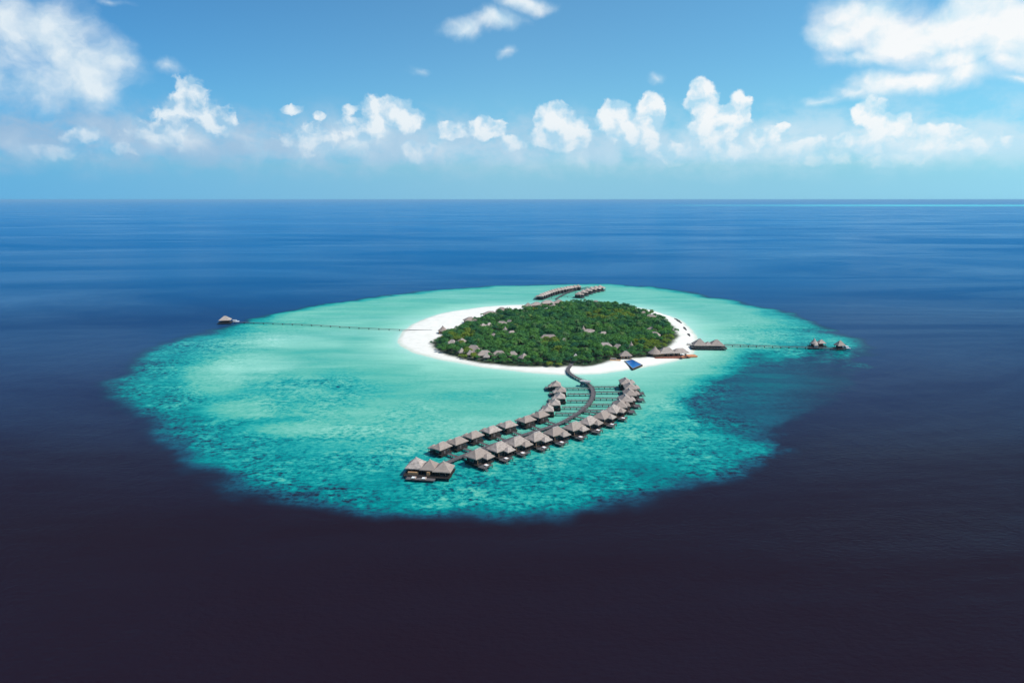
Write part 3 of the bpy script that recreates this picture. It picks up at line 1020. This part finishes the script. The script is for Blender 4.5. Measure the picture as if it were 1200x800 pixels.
for i, (a_, b_, lab, sx, sy, rd, kd) in enumerate([
    (519, 386, "tall conical thatched hall at the tip of the grove beside the long left jetty", 11, 11, 10, 'cone'),
    (530, 401, "small thatched villa at the left tip of the grove below the conical hall", 11, 9, -20, 'hip'),
    (541.5, 399.5, "pointed thatched villa just inland of the left tip of the grove", 11, 10, 25, 'hip'),
    (555, 407.5, "long thatched villa near the left front beach, upper of a stepped pair", 14, 9, -18, 'hip'),
    (559, 410.5, "short thatched villa near the left front beach, lower of a stepped pair", 10, 8, -18, 'hip'),
    (568, 413.5, "wide thatched villa above the left front beach with a pale hut below it", 15, 10, 8, 'hip'),
    (570, 416.3, "tiny pale roofed hut at the beach edge below the wide villas", 6, 5.5, 0, 'hip'),
    (585, 414, "wide low thatched villa, rightmost of the broad roofs along the left front beach", 14.5, 10, -4, 'hip'),
    (601, 415, "narrow thatched villa half hidden by trees right of the broad front roofs", 10, 7, 4, 'hip'),
    (614, 417.5, "thatched villa behind bushes midway between the broad roofs and the boardwalk gate", 9, 8, 35, 'hip'),
    (541, 410.8, "small thatched hut in the bushes at the lower left grove edge", 6.5, 6, 20, 'hip'),
    (551, 413.2, "little thatched hut close to the sand at the lower left grove edge", 6.5, 5.5, 0, 'hip'),
    (551, 374, "thatched villa by the back beach nearest the white sand spit", 15, 11, 20, 'hip'),
    (575, 367, "broad double-pitched thatched villa on the back beach", 19, 13, 10, 'hip'),
    (588, 362.5, "grey thatched villa on the back beach next to the broad double villa", 15, 11, -6, 'hip'),
    (566, 382, "thatched villa in the left interior of the grove", 11, 9, 40, 'hip'),
    (573, 381, "narrow thatched annexe in the left interior of the grove", 9, 6, 50, 'hip'),
    (588, 379, "long thatched villa in mid grove with a slim wing beside it", 14, 9, 0, 'hip'),
    (597, 377.5, "slim thatched wing beside the long mid-grove villa", 9, 6, -30, 'hip'),
    (578.5, 393.5, "lone pinkish thatched villa in the left middle of the grove", 11, 10, -25, 'hip'),
    (592, 387.5, "steep pointed thatched villa, upper of a touching pair in mid grove", 11, 10, -30, 'cone'),
    (599.5, 390.5, "slanting thatched villa, lower of a touching pair in mid grove", 12, 8, 30, 'hip'),
    (643, 395, "low pale thatched building alone at the centre of the grove", 18, 8, 0, 'hip'),
    (661, 399.5, "tiny thatched roof peeping from the trees right of the central building", 7, 5, 20, 'hip'),
    (629, 356, "thatched villa on the far shore, leftmost of the far roofs", 16, 12, 0, 'hip'),
    (642, 353.8, "thatched villa on the far shore in front of the distant boardwalk", 18, 11, 5, 'hip'),
    (655, 353, "thatched villa on the far shore, rightmost of the far roofs", 15, 12, 0, 'hip'),
    (648.5, 358.8, "rounded thatched villa set inland of the far shore roofs", 13, 12, 0, 'cone'),
    (619, 357.3, "small thatched villa at the left end of the far shore", 10, 8, 0, 'hip'),
    (698, 354, "small grey roof near the far crest of the grove", 12, 8, 0, 'hip'),
    (690.5, 388.5, "large thatched hall in the middle right of the grove, biggest inland roof", 18, 13, -12, 'hip'),
    (707, 391.5, "thatched wing joined beside the biggest inland hall", 13, 9, 18, 'hip'),
    (683.5, 386.5, "small pointed roof at the left end of the biggest inland hall", 8, 8, 0, 'cone'),
    (709, 404.5, "long thatched villa among trees behind the pool, left of a row of two", 14, 8, 0, 'hip'),
    (724, 406.5, "thatched villa among trees behind the pool, right of a row of two", 11, 8, -25, 'hip'),
    (739.5, 405.5, "small conical thatched hut among trees above the pool", 7.5, 7.5, 0, 'cone'),
    (733, 414.5, "thatched pool bar at the edge of the grove just behind the blue pool", 11, 9, 0, 'hip'),
    (754, 367, "small thatched villa near the right back grove edge, topmost in a column of four", 10, 8, 0, 'hip'),
    (762.5, 371, "wide thatched villa near the right grove edge, second in a column of four", 15, 10, -15, 'hip'),
    (763, 386, "thatched villa near the right grove edge, third in a column of four", 12, 10, -35, 'hip'),
    (767, 391.5, "thatched villa near the right grove edge, lowest in a column of four", 12, 9, -20, 'hip'),
]):
    villa_on_land(a_, b_, lab, sx, sy, rd, kd, seed=100 + i, roof_h=3.4 if kd == 'hip' else 5.0)

# ------------------------------------------------------------------ beach restaurant, pool, overwater restaurant
p_ = ground(783, 412, 5)
rest = thing("beach_restaurant", "long thatched beach restaurant with three joined roofs and a red-brown terrace on the right beach", "restaurant", (p_.x, p_.y, ground_z(p_.x, p_.y)), R(9))
LAND.append((p_.x - 8, p_.y, 5.5, 8))
LAND.append((p_.x + 8, p_.y, 5.5, 8))
LAND.append((p_.x, p_.y - 6, 1.5, 14))
MB().box(1.5, -4.6, -.6, 33, 8.0, .9).build("terrace", BROWNWOOD, rest)
MB().box(21.5, -2.5, -.6, 9, 7, .95).build("side_terrace", ORANGE, rest)
mb = MB()
for k in range(12):
    mb.box(-14.5 + k * 2.9, -8.4, .303, .14, .14, .95)
mb.bar((-14.6, -8.4, 1.3), (17.5, -8.4, 1.3), .12)
mb.build("railing", BROWNWOOD, rest)
MB().box(-2, 1.6, -.3, 26, 7.0, 3.4).build("wall", TANWOOD, rest)
MB().cone(-12.5, .5, 3.0, 6.4, 6.0, 12).build("roof", THATCH, rest)
MB().hip(-1.5, 0.6, 3.15, 15.5, 10.5, 4.2, seed=61).build("roof", THATCH, rest)
MB().hip(11.2, .2, 3.05, 15.0, 9.6, 3.3, seed=62).build("roof", THATCH, rest)
for k in range(8):
    MB().box(-14 + k * 4.2, -4.1, .303, .22, .22, 2.9).build("post", DARKWOOD, rest)
for k in range(3):
    MB().box(-3 + 5 * k, -1.94, .303, 2.6, .1, 2.4).build("window", GLASS, rest)
umb = None
for k, (x_, y_) in enumerate(((803, 415.5), (806.5, 417), (800, 418))):
    q = ground(x_, y_, 2.2)
    q.z = max(ground_z(q.x, q.y), .35)
    lab = ["orange parasol on the side terrace nearest the restaurant roof", "orange parasol at the water edge of the side terrace", "orange parasol on the near corner of the side terrace"][k]
    if umb is None:
        umb = thing("parasol", lab, "parasol", q, 0, "orange parasols on the restaurant terrace")
        MB().cone(0, 0, 2.1, 1.7, .8, 8, .06).build("canopy", ORANGE, umb)
        MB().tube([(0, 0, -.1), (0, 0, 2.4)], [.05, .05], 6).build("pole", PALEWOOD, umb)
        MB().cone(0, 0, 0, .35, .15, 8, .05).build("base", POOLTILE, umb)
    else:
        dup(umb, q, .3 * k, lab)

poolpx = [(730, 422.3), (741, 420.2), (754.5, 427.3), (741.5, 432.6)]
PW = [ground(x, y, 1.7) for x, y in poolpx]
cen = sum(PW, Vector()) / 4
pool = thing("swimming_pool", "bright blue diamond-shaped swimming pool on the sand before the thatched pool bar", "pool", (cen.x, cen.y, 0))
LAND.append((cen.x, cen.y, 1.7, 9))
q4 = [p_ - Vector((cen.x, cen.y, 0)) for p_ in PW]


def prism(mb, poly, z0, z1):
    n = len(poly)
    mb.add([(a.x, a.y, z0) for a in poly] + [(a.x, a.y, z1) for a in poly], [tuple(range(n))[::-1], tuple(range(n, 2 * n))] + [(i, (i + 1) % n, n + (i + 1) % n, n + i) for i in range(n)])
    return mb


q4 = [a * .9 for a in q4[::-1]]
prism(MB(), q4, -.5, 1.55).build("basin", DARKWOOD, pool)
prism(MB(), [a * .93 for a in q4], 1.3, 1.60).build("coping", POOLTILE, pool)
PB = bpy.data.materials.new("pool_water")
PB.use_nodes = True
t = NT(PB.node_tree)
p = t.n['Principled BSDF']
co = t.n.new('ShaderNodeTexCoord').outputs['Object']
sx = t.n.new('ShaderNodeSeparateXYZ')
t.l.new(co, sx.inputs[0])
t.set(p.inputs['Base Color'], t.ramp(t.remap(t.math('MULTIPLY_ADD', t.noise(co, .4, 3), 3.0, sx.outputs[0]), -7, 9), [(0, (.10, .42, .60)), (.4, (.010, .13, .42)), (1, (.012, .07, .28))]))
p.inputs['Roughness'].default_value = .15
prism(MB(), [a * .86 for a in q4], 1.5, 1.63).build("water", PB, pool)
d_ = ground(721, 421.6, 1.5)
dk = thing("sun_terrace", "tan timber sun terrace on the sand between the grove and the blue pool", "terrace", (d_.x, d_.y, 0))
LAND.append((d_.x, d_.y, 2.5, 6))
MB().box(0, 0, .6, 9.5, 6, .9, R(-14)).build("deck", TANWOOD, dk)
MB().box(-1.5, 1.6, 1.503, 5.0, 1.4, 1.3, R(-14)).build("bench_wall", PALEWOOD, dk)

p_ = ground(830, 404, 4)
ow = thing("overwater_restaurant", "overwater restaurant with two peaked thatched roofs and wide deck off the right beach", "restaurant", (p_.x, p_.y, 0), R(-4))
MB().box(0, 0, 1.5, 33, 14, .35).build("floor_platform", DARKWOOD, ow)
mb = MB()
for a_, b_ in (((-16.2, -6.8), (16.2, -6.8)), ((16.2, -6.8), (16.2, 6.8)), ((-16.2, 6.8), (-16.2, -6.8))):
    mb.bar((*a_, 2.8), (*b_, 2.8), .14)
    for k in range(12):
        mb.box(a_[0] + (b_[0] - a_[0]) * k / 11, a_[1] + (b_[1] - a_[1]) * k / 11, 1.853, .13, .13, .9)
mb.build("railing", PALEWOOD, ow)
MB().box(-1, .5, 1.853, 25, 8, 2.7).build("wall", DARKWOOD, ow)
for x_, sx_, sy_, h_ in ((-8.2, 13.6, 12.5, 5.4), (7.6, 14.2, 12.0, 4.6)):
    rf = MB().hip(x_, .3, 4.1, sx_, sy_, h_, seed=int(x_) + 70).build("roof", THATCH, ow)
    MB().bar((x_ - .8, .3, 4.55 + h_), (x_ + .8, .3, 4.55 + h_), .6, .4).build("ridge_cap", RIDGE, rf)
MB().hip(-.4, -.6, 4.0, 8, 9.5, 2.9, seed=77).build("link_roof", THATCH, ow)
for k in range(7):
    MB().box(-14.8 + k * 4.9, -5.4, 1.853, .22, .22, 2.4).build("post", DARKWOOD, ow)
    MB().box(-15 + k * 5, -6.4, -1, .34, .34, 2.497).build("stilt", DARKWOOD, ow)
    MB().box(-15 + k * 5, 6.0, -1, .34, .34, 2.497).build("stilt", DARKWOOD, ow)

# ------------------------------------------------------------------ long jetties and their heads
JL = spline([ground(x, y, 1.6) for x, y in [(506, 386.5), (470, 385.8), (420, 383.5), (370, 380.5), (320, 378.5), (274, 377)]], 8)
boardwalk("long_jetty", "long thin timber jetty from the white sand spit to the lone reef-edge pavilion", JL, 1.6, 1.5, 12.0, False, None, None, "jetty", .35)
JR = spline([ground(x, y, 1.6) for x, y in [(849, 404), (880, 404.8), (915, 406), (950, 407), (981, 408.3)]], 8)
boardwalk("long_jetty", "long thin timber jetty from the overwater restaurant to the arrival pavilions", JR, 2.2, 1.6, 7.5, True, None, None, "jetty", .36)
boardwalk("short_jetty", "short timber footbridge between the sand and the overwater restaurant", [ground(805, 403, 1.6), ground(813, 403.6, 1.6)], 2.4, 1.6, 5, True, None, None, "jetty")


def pavilion(label, p_, rz, s_, roof_h, cone=False, roofmat=None):
    t_ = thing("jetty_pavilion", label, "pavilion", (p_.x, p_.y, 0), rz)
    MB().box(0, 0, 1.4, s_ + 2, s_ + 1, .35).build("floor_platform", DARKWOOD, t_)
    MB().box(0, .6, 1.753, s_ * .55, s_ * .4, 2.3).build("wall", DARKWOOD, t_)
    if cone:
        MB().cone(0, 0, 4.3, s_ / 2, roof_h, 10).build("roof", roofmat or THATCH, t_)
    else:
        MB().hip(0, 0, 4.3, s_, s_ * .86, roof_h, seed=9).build("roof", roofmat or THATCH, t_)
    for x_ in (-1, 1):
        for y_ in (-1, 1):
            MB().box(x_ * s_ * .4, y_ * s_ * .34, 1.753, .28, .28, 2.75).build("post", DARKWOOD, t_)
            MB().box(x_ * s_ * .45, y_ * s_ * .42, -1, .4, .4, 2.397).build("stilt", DARKWOOD, t_)
    return t_


pavilion("lone thatched pavilion at the outer end of the long jetty on the left reef edge", ground(264, 375, 4), .2, 13, 4.2)
pavilion("steep conical thatched pavilion beside the right jetty, left of a close pair", ground(954, 402.2, 4.5), 0, 7.6, 5.2, True)
pavilion("low hipped thatched pavilion beside the right jetty, right of a close pair", ground(962, 402.2, 4), .1, 7.6, 3.0)
pavilion("thatched arrival pavilion at the outer end of the right jetty beside a white boat", ground(984, 404.8, 4), .2, 8.6, 4.2)
q = ground(955.5, 406.5, 2)
kk = thing("landing_hut", "small pale hut on a landing stage in front of the pair of right jetty pavilions", "hut", (q.x, q.y, 0), 0)
MB().box(-1, 0, 1.2, 11, 5, .3).build("floor_platform", DARKWOOD, kk)
MB().box(.6, .3, 1.503, 3.2, 2.4, 1.9).build("wall", PALEWOOD, kk)
MB().hip(.6, .3, 3.4, 4.2, 3.4, 1.3, seed=5).build("roof", THATCH, kk)
for x_ in (-6, 4):
    for y_ in (-2, 2):
        MB().box(x_, y_, -1, .3, .3, 2.197).build("stilt", DARKWOOD, kk)


def boat(label, p_, rz, L, cabin=True):
    t_ = thing("motor_boat", label, "boat", (p_.x, p_.y, 0), rz)
    W_ = L * .3
    rs = []
    for zz, kx in ((-.35, .72), (.25, .92), (1.0, 1.0)):
        r_ = []
        for a, b_ in ((-.5, -.42), (-.5, .42), (-.1, .5), (.2, .46), (.38, .28), (.5, 0.02), (.5, -.02), (.38, -.28), (.2, -.46), (-.1, -.5)):
            r_.append((a * L * (1 if a < 0 else kx), b_ * W_ * kx, zz + (.35 if a > .3 and zz > .5 else 0)))
        rs.append(r_[::-1])
    MB().rings(rs).build("hull", WHITEPAINT, t_)
    MB().box(-.08 * L, 0, 1.003, L * .42, W_ * .72, 1.3).build("cabin", WHITEPAINT, t_)
    MB().box(.132 * L, 0, 1.45, .05, W_ * .6, .6).build("windscreen", GLASS, t_)
    for sg in (-1, 1):
        MB().box(-.08 * L, sg * (W_ * .36 + .02), 1.5, L * .34, .04, .5).build("side_window", GLASS, t_)
    MB().box(-.1 * L, 0, 2.306, L * .5, W_ * .8, .14).build("canopy_roof", WHITE, t_)
    MB().box(-.52 * L, 0, .3, .5, .8, 1.1).build("outboard_motor", DARKWOOD, t_)
    return t_


boat("large white covered boat moored beside the outer pavilion of the right jetty", ground(992, 406.6, 1.5), R(-75), 11)
boat("small pale boat moored behind the pavilion at the left reef edge", ground(276, 376.2, 1), R(10), 9)


def rocks(label, pts, seed):
    r_ = random.Random(seed)
    o = ground(*pts[0])
    P = spline([ground(*q_) - o for q_ in pts], 10)
    rs = []
    n = 9
    for i, c_ in enumerate(P):
        f = math.sin(math.pi * (i + .6) / (len(P) + .2)) ** .5
        d = (P[min(i + 1, len(P) - 1)] - P[max(i - 1, 0)]).normalized()
        sd_ = Vector((-d.y, d.x, 0))
        rs.append([c_ + sd_ * math.cos(2 * math.pi * k / n) * 1.7 * f * r_.uniform(.7, 1.3) + Vector((0, 0, -.4 + (math.sin(2 * math.pi * k / n) + .6) * 1.1 * f * r_.uniform(.7, 1.3))) for k in range(n)])
    ob = MB().rings(rs).build("rock_groyne", ROCK)
    ob.location = o
    ob["label"] = label
    ob["category"] = "groyne"
    ob["group"] = "rock groynes off the right beach"


rocks("dark rock groyne off the right beach, farthest of three in a line", [(790, 373), (795, 376.5), (799, 380)], 1)
rocks("dark rock groyne off the right beach, middle of three in a line", [(801, 383.5), (804, 388)], 2)
rocks("dark rock groyne off the right beach, nearest the overwater restaurant", [(806, 391), (808, 395)], 3)

# ------------------------------------------------------------------ trees


def leaves(mb_v, mb_f, c_, nrm, size, r_):
    a = nrm.cross(Vector((r_.uniform(-1, 1), r_.uniform(-1, 1), r_.uniform(-1, 1)))).normalized()
    b_ = nrm.cross(a)
    L, W_ = size * r_.uniform(.75, 1.3), size * r_.uniform(.45, .8)
    o = len(mb_v)
    mb_v += [tuple(c_ - a * L * .5), tuple(c_ - b_ * W_ * .5 + nrm * size * .08), tuple(c_ + a * L * .5), tuple(c_ + b_ * W_ * .5 + nrm * size * .08)]
    mb_f.append((o, o + 1, o + 2, o + 3))


def crown_data(r_, rad, h0, h1, nl, n, size):
    """leaf clumps on uneven lobes: unit tree, foot at 0"""
    V, F = [], []
    lobes = []
    for k in range(nl):
        a = r_.uniform(0, 2 * math.pi)
        q = rad * .62 * math.sqrt(r_.random())
        lr = rad * r_.uniform(.34, .58)
        lobes.append((Vector((q * math.cos(a), q * math.sin(a), h0 + (h1 - h0) * (.35 + .65 * (1 - (q / rad) ** 1.6) * r_.uniform(.7, 1)) - lr * .5)), lr))
    for k in range(n):
        c_, lr = r_.choice(lobes)
        d = Vector((r_.gauss(0, 1), r_.gauss(0, 1), abs(r_.gauss(.25, 1)) - .25)).normalized()
        p2 = c_ + Vector((d.x, d.y, d.z * .78)) * lr * r_.uniform(.78, 1.08)
        nrm = (d + Vector((r_.gauss(0, .45), r_.gauss(0, .45), r_.gauss(.25, .45)))).normalized()
        leaves(V, F, p2, nrm, size, r_)
    return V, F, lobes


def palm_data(r_, h):
    V, F = [], []
    top = Vector((.5, .2, h))
    for k in range(15):
        a = 2 * math.pi * k / 15 + r_.uniform(-.2, .2)
        el = r_.uniform(-.1, .9)
        L = r_.uniform(2.6, 3.6)
        prev = None
        for i in range(5):
            s_ = i / 4
            pz = top + Vector((math.cos(a) * L * s_, math.sin(a) * L * s_, L * (el * s_ - 1.0 * s_ * s_)))
            w_ = .62 * math.sin(math.pi * (.12 + .86 * s_))
            sd_ = Vector((-math.sin(a), math.cos(a), 0)) * w_
            cur = (pz - sd_ - Vector((0, 0, w_ * .5)), pz, pz + sd_ - Vector((0, 0, w_ * .5)))
            if prev:
                o = len(V)
                V += [tuple(x) for x in prev + cur]
                F += [(o, o + 1, o + 4, o + 3), (o + 1, o + 2, o + 5, o + 4)]
            prev = cur
    return V, F


def raw(name, V, F, material):
    me_ = bpy.data.meshes.new(name)
    me_.from_pydata(V, [], F)
    me_.materials.append(material)
    me_.update()
    return me_


KINDS = []
for k in range(8):
    r_ = random.Random(40 + k)
    hh = r_.uniform(7.5, 9.5)
    rad = r_.uniform(4.4, 5.6)
    V, F, lobes = crown_data(r_, rad, 1.2, hh, r_.randint(6, 9), 520, 1.0)
    lm = [LEAF, LEAF, LEAF_D, LEAF, LEAF, LEAF_D, LEAF, LEAF_Y][k]
    mb = MB().tube([(0, 0, -.6), (.1, .05, hh * .3), (.05, .1, hh * .62)], [.36, .27, .14])
    for c_, lr in lobes[:5]:
        mb.tube([(.1, .05, hh * .28), tuple(c_ * .6 + Vector((0, 0, hh * .2))), tuple(c_)], [.18, .11, .05], 5)
    KINDS.append((raw("crown", V, F, lm), mb.mesh("trunk", BARK), hh, rad, ['green', 'green', 'dark green', 'green', 'green', 'dark green', 'green', 'yellow green'][k], V, F, lm))
for k in range(2):
    r_ = random.Random(70 + k)
    hh = 9.0 + k * 1.2
    V, F = palm_data(r_, hh)
    mb = MB().tube([(0, 0, -.6), (.12, .03, hh * .35), (.3, .1, hh * .7), (.5, .2, hh)], [.26, .2, .17, .14])
    KINDS.append((raw("crown", V, F, LEAF_P), mb.mesh("trunk", BARK), hh + .6, 3.0, 'palm', V, F, LEAF_P))

gx0, gx1 = min(p_.x for p_ in GROVE), max(p_.x for p_ in GROVE)
gy0, gy1 = min(p_.y for p_ in GROVE), max(p_.y for p_ in GROVE)
cand = []
r_ = random.Random(5)
SP_ = 7.0
yy = gy0
row = 0
while yy < gy1:
    xx = gx0 + (row % 2) * SP_ / 2
    while xx < gx1:
        cand.append((xx + r_.uniform(-2.1, 2.1), yy + r_.uniform(-2.1, 2.1)))
        xx += SP_
    yy += SP_ * .87
    row += 1
cx_ = np.array([c_[0] for c_ in cand])
cy2 = np.array([c_[1] for c_ in cand])
gd = sdist(cx_, cy2, GROVE) + 5 * fbm(cx_, cy2, 16, 2.2, 3)
# patches of yellow-green growth, as seen on the island
YPX = [(549, 392, 10, 5), (641, 399, 12, 4), (653, 413, 6, 4), (765, 402, 22, 5), (530, 400, 14, 7), (650, 425, 30, 3), (545, 412, 12, 6), (785, 398, 10, 8), (625, 362, 5, 4), (715, 370, 30, 5)]
trees = []
for (x, y), g_ in zip(cand, gd):
    if g_ < 1.2:
        continue
    z = ground_z(x, y)
    edge = smooth(1, 16, np.array(g_))
    want = r_.uniform(.58, 1.25) * (.58 + .42 * float(edge))
    pk = r_.random()
    kind = r_.choice([0, 1, 3, 4, 6, 2, 5, 0, 4])
    px_, py_ = to_px(np.array(x), np.array(y), 6.0)
    if any(((px_ - a) / b_) ** 2 + ((py_ - c_) / d_) ** 2 < 1 and pk < .75 for a, c_, b_, d_ in YPX):
        kind = 7
    elif pk < (.17 if g_ < 12 else .06):
        kind = r_.choice([8, 9])
    hmax = KINDS[kind][2] * want
    ok = True
    for lx, ly, lh, lw in LAND:
        rel = Vector((x - lx, y - ly))
        if rel.length < lw * .86 + .8:
            ok = False
            break
        back_dir = Vector((-lx, -ly))
        dist = back_dir.length
        back_dir /= dist
        along = rel.dot(back_dir)
        if along > 0:
            lat = abs(rel.x * back_dir.y - rel.y * back_dir.x)
            if lat < lw * .8 + .6:
                lim = lh - z + (CAM_H - lh) * along / dist + 1.1
                if lim < hmax:
                    hmax = lim
    if not ok or hmax < 1.3:
        continue
    if kind >= 8 and hmax < KINDS[kind][2] * .7:
        kind = 4
    trees.append((x, y, z, kind, hmax / KINDS[kind][2], g_))

trees.sort(key=lambda q_: q_[1])
# the 290 that show largest: the front of the grove and its open sides
score = lambda q_: (q_[4] * (1.0 if q_[5] > 9 else 1.45)) / math.hypot(q_[0], q_[1]) ** 1.6
best = set(id(q_) for q_ in sorted(trees, key=score, reverse=True)[:290])
LM = [((519, 386), "beside the tall conical hall"), ((541, 400), "around the pointed villa at the left grove tip"), ((557, 409), "by the stepped pair of villas above the left beach"),
      ((568, 416), "around the tiny pale hut at the beach edge"), ((585, 414), "around the wide low villa above the left beach"), ((601, 415), "beside the narrow half hidden villa"),
      ((614, 417), "around the villa midway to the boardwalk gate"), ((643, 395), "around the pale building at the centre of the grove"), ((661, 400), "around the tiny roof right of the central building"),
      ((674, 420), "right behind the pale boardwalk gate"), ((645, 424), "at the front beach edge left of the boardwalk gate"), ((700, 420), "at the beach edge between boardwalk gate and pool"),
      ((690, 389), "in front of the biggest inland hall"), ((707, 404), "around the long villa behind the pool"), ((725, 408), "around the right one of two villas behind the pool"), ((739, 406), "around the conical hut above the pool"),
      ((733, 414), "beside the thatched pool bar"), ((767, 410), "behind the beach restaurant"), ((765, 391), "around the lowest villa near the right grove edge"), ((785, 397), "at the right grove edge above the narrow beach"),
      ((592, 389), "around the touching pair of villas in mid grove"), ((578, 393), "around the lone pinkish villa"), ((545, 415), "around the huts at the lower left grove edge"), ((620, 405), "in dense canopy below the central pale building"),
      ((675, 405), "in dense canopy below the biggest inland hall"), ((551, 374), "by the back beach villa nearest the sand spit"), ((575, 367), "by the broad double villa on the back beach"), ((762, 371), "by the wide villa near the right back edge")]
restV = {}
for q_ in trees:
    x, y, z, kind, sc_, g_ = q_
    crown, trunk, hh, rad, colr, V, F, lm = KINDS[kind]
    rz = r_.uniform(0, 6.28)
    wide = sc_ if sc_ > .8 else (.5 * sc_ + .4)
    if id(q_) in best:
        px_, py_ = to_px(np.array(x), np.array(y), 4.0)
        where = min(LM, key=lambda m_: (px_ - m_[0][0]) ** 2 + ((py_ - m_[0][1]) * 1.6) ** 2)[1]
        size = "low bushy" if sc_ < .55 else ("tall" if sc_ > .98 else "rounded")
        if kind >= 8:
            nm, lab = "palm_tree", f"{'tall ' if sc_ > .98 else ''}coconut palm with drooping fronds {where}"
        else:
            nm, lab = "broadleaf_tree", f"{size} {colr} broadleaf tree {where}"
        o = thing(nm, lab, "tree", (x, y, z), rz, "trees of the island grove")
        o.scale = (wide, wide, sc_)
        for n_, m_ in (("crown", crown), ("trunk", trunk)):
            c_ = bpy.data.objects.new(n_, m_)
            C.objects.link(c_)
            c_.parent = o
    else:
        restV.setdefault(lm.name, [lm, [], []])
        A = np.array(V).reshape(-1, 4, 3)
        keep = np.arange(len(A)) % 5 < (3 if kind < 8 else 5)
        A = A[keep]
        cz, sz = math.cos(rz), math.sin(rz)
        if kind >= 8:
            A = np.array(V)
            B = np.stack([x + (A[:, 0] * cz - A[:, 1] * sz) * wide, y + (A[:, 0] * sz + A[:, 1] * cz) * wide, z + A[:, 2] * sc_], 1)
            o_ = sum(len(b_) for b_ in restV[lm.name][1])
            restV[lm.name][1].append(B)
            restV[lm.name][2].append(np.array(F) + o_)
        else:
            A = (A - A.mean(1, keepdims=True)) * 1.25 + A.mean(1, keepdims=True)
            A = A.reshape(-1, 3)
            B = np.stack([x + (A[:, 0] * cz - A[:, 1] * sz) * wide, y + (A[:, 0] * sz + A[:, 1] * cz) * wide, z + A[:, 2] * sc_], 1)
            o_ = sum(len(b_) for b_ in restV[lm.name][1])
            restV[lm.name][1].append(B)
            restV[lm.name][2].append(np.arange(len(B)).reshape(-1, 4) + o_)
# the far part of the grove reads as one mass: one object
allV, allF, allM, mats = [], [], [], []
off = 0
for nm, (lm, vs, fs) in restV.items():
    Vv = np.concatenate(vs)
    Ff = np.concatenate(fs) + off
    allV.append(Vv)
    allF.append(Ff)
    allM += [len(mats)] * len(Ff)
    mats.append(lm)
    off += len(Vv)
me = bpy.data.meshes.new("grove_foliage")
me.from_pydata(np.concatenate(allV).tolist(), [], np.concatenate(allF).tolist())
for lm in mats:
    me.materials.append(lm)
me.polygons.foreach_set('material_index', allM)
me.update()
gv = bpy.data.objects.new("grove_foliage", me)
C.objects.link(gv)
gv["kind"] = "stuff"
gv["label"] = "dense green canopy over the far part of the island"

# undergrowth
V, F = [], []
r_ = random.Random(11)
for k in range(9000):
    x, y = r_.uniform(gx0, gx1), r_.uniform(gy0, gy1)
    i, j = int((x - bx[0]) / 3), int((y - by[0]) / 3)
    if veg[j, i] < .3:
        continue
    z = ground_z(x, y)
    for q in range(3):
        leaves(V, F, Vector((x + r_.gauss(0, .7), y + r_.gauss(0, .7), z + r_.uniform(.2, 1.5))), Vector((r_.gauss(0, .5), r_.gauss(0, .5), 1)).normalized(), 1.1, r_)
ug = bpy.data.objects.new("undergrowth", raw("undergrowth", V, F, LEAF_D))
C.objects.link(ug)
ug["kind"] = "stuff"
ug["label"] = "low green undergrowth beneath the island trees"
# two lone shrubs on the sand at the tip
for k, (x_, y_, lab) in enumerate(((505.5, 402.5, "dark shrub on the bare sand at the extreme tip of the grove"), (515.5, 406.3, "small dark shrub alone on the sand below the grove tip"))):
    q = ground(x_, y_, 1.5)
    o = thing("beach_shrub", lab, "shrub", (q.x, q.y, ground_z(q.x, q.y)), 0)
    V, F, lb = crown_data(random.Random(k + 3), 2.0, .0, 3.0, 5, 220, .6)
    for n_, m_ in (("crown", raw("crown", V, F, LEAF_D)), ("trunk", MB().tube([(0, 0, -.3), (0, 0, 1.2)], [.15, .08]).mesh("trunk", BARK))):
        c_ = bpy.data.objects.new(n_, m_)
        C.objects.link(c_)
        c_.parent = o
for o in scene.objects:
    if o.parent is None and 'label' in o and len(o['label'].replace('-', ' ').split()) > 16:
        print('LONG', o['label'])
print("trees", len(trees), "leaf quads", len(gv.data.polygons))

# the humid air over the sea
haze = bpy.data.objects.new("haze", MB().box(0, 0, -1.0, 440000, 440000, 148).mesh("haze", WHITE))
haze.data.materials.clear()
hm = bpy.data.materials.new("sea_haze")
hm.use_nodes = True
t = NT(hm.node_tree)
t.n.remove(t.n['Principled BSDF'])
pv = t.n.new('ShaderNodeVolumePrincipled')
pv.inputs['Color'].default_value = (.36, .68, .95, 1)
pv.inputs['Density'].default_value = 3.0e-5
t.l.new(pv.outputs[0], t.n['Material Output'].inputs['Volume'])
haze.data.materials.append(hm)
C.objects.link(haze)
haze["kind"] = "stuff"
haze["label"] = "pale humid haze over the far sea"
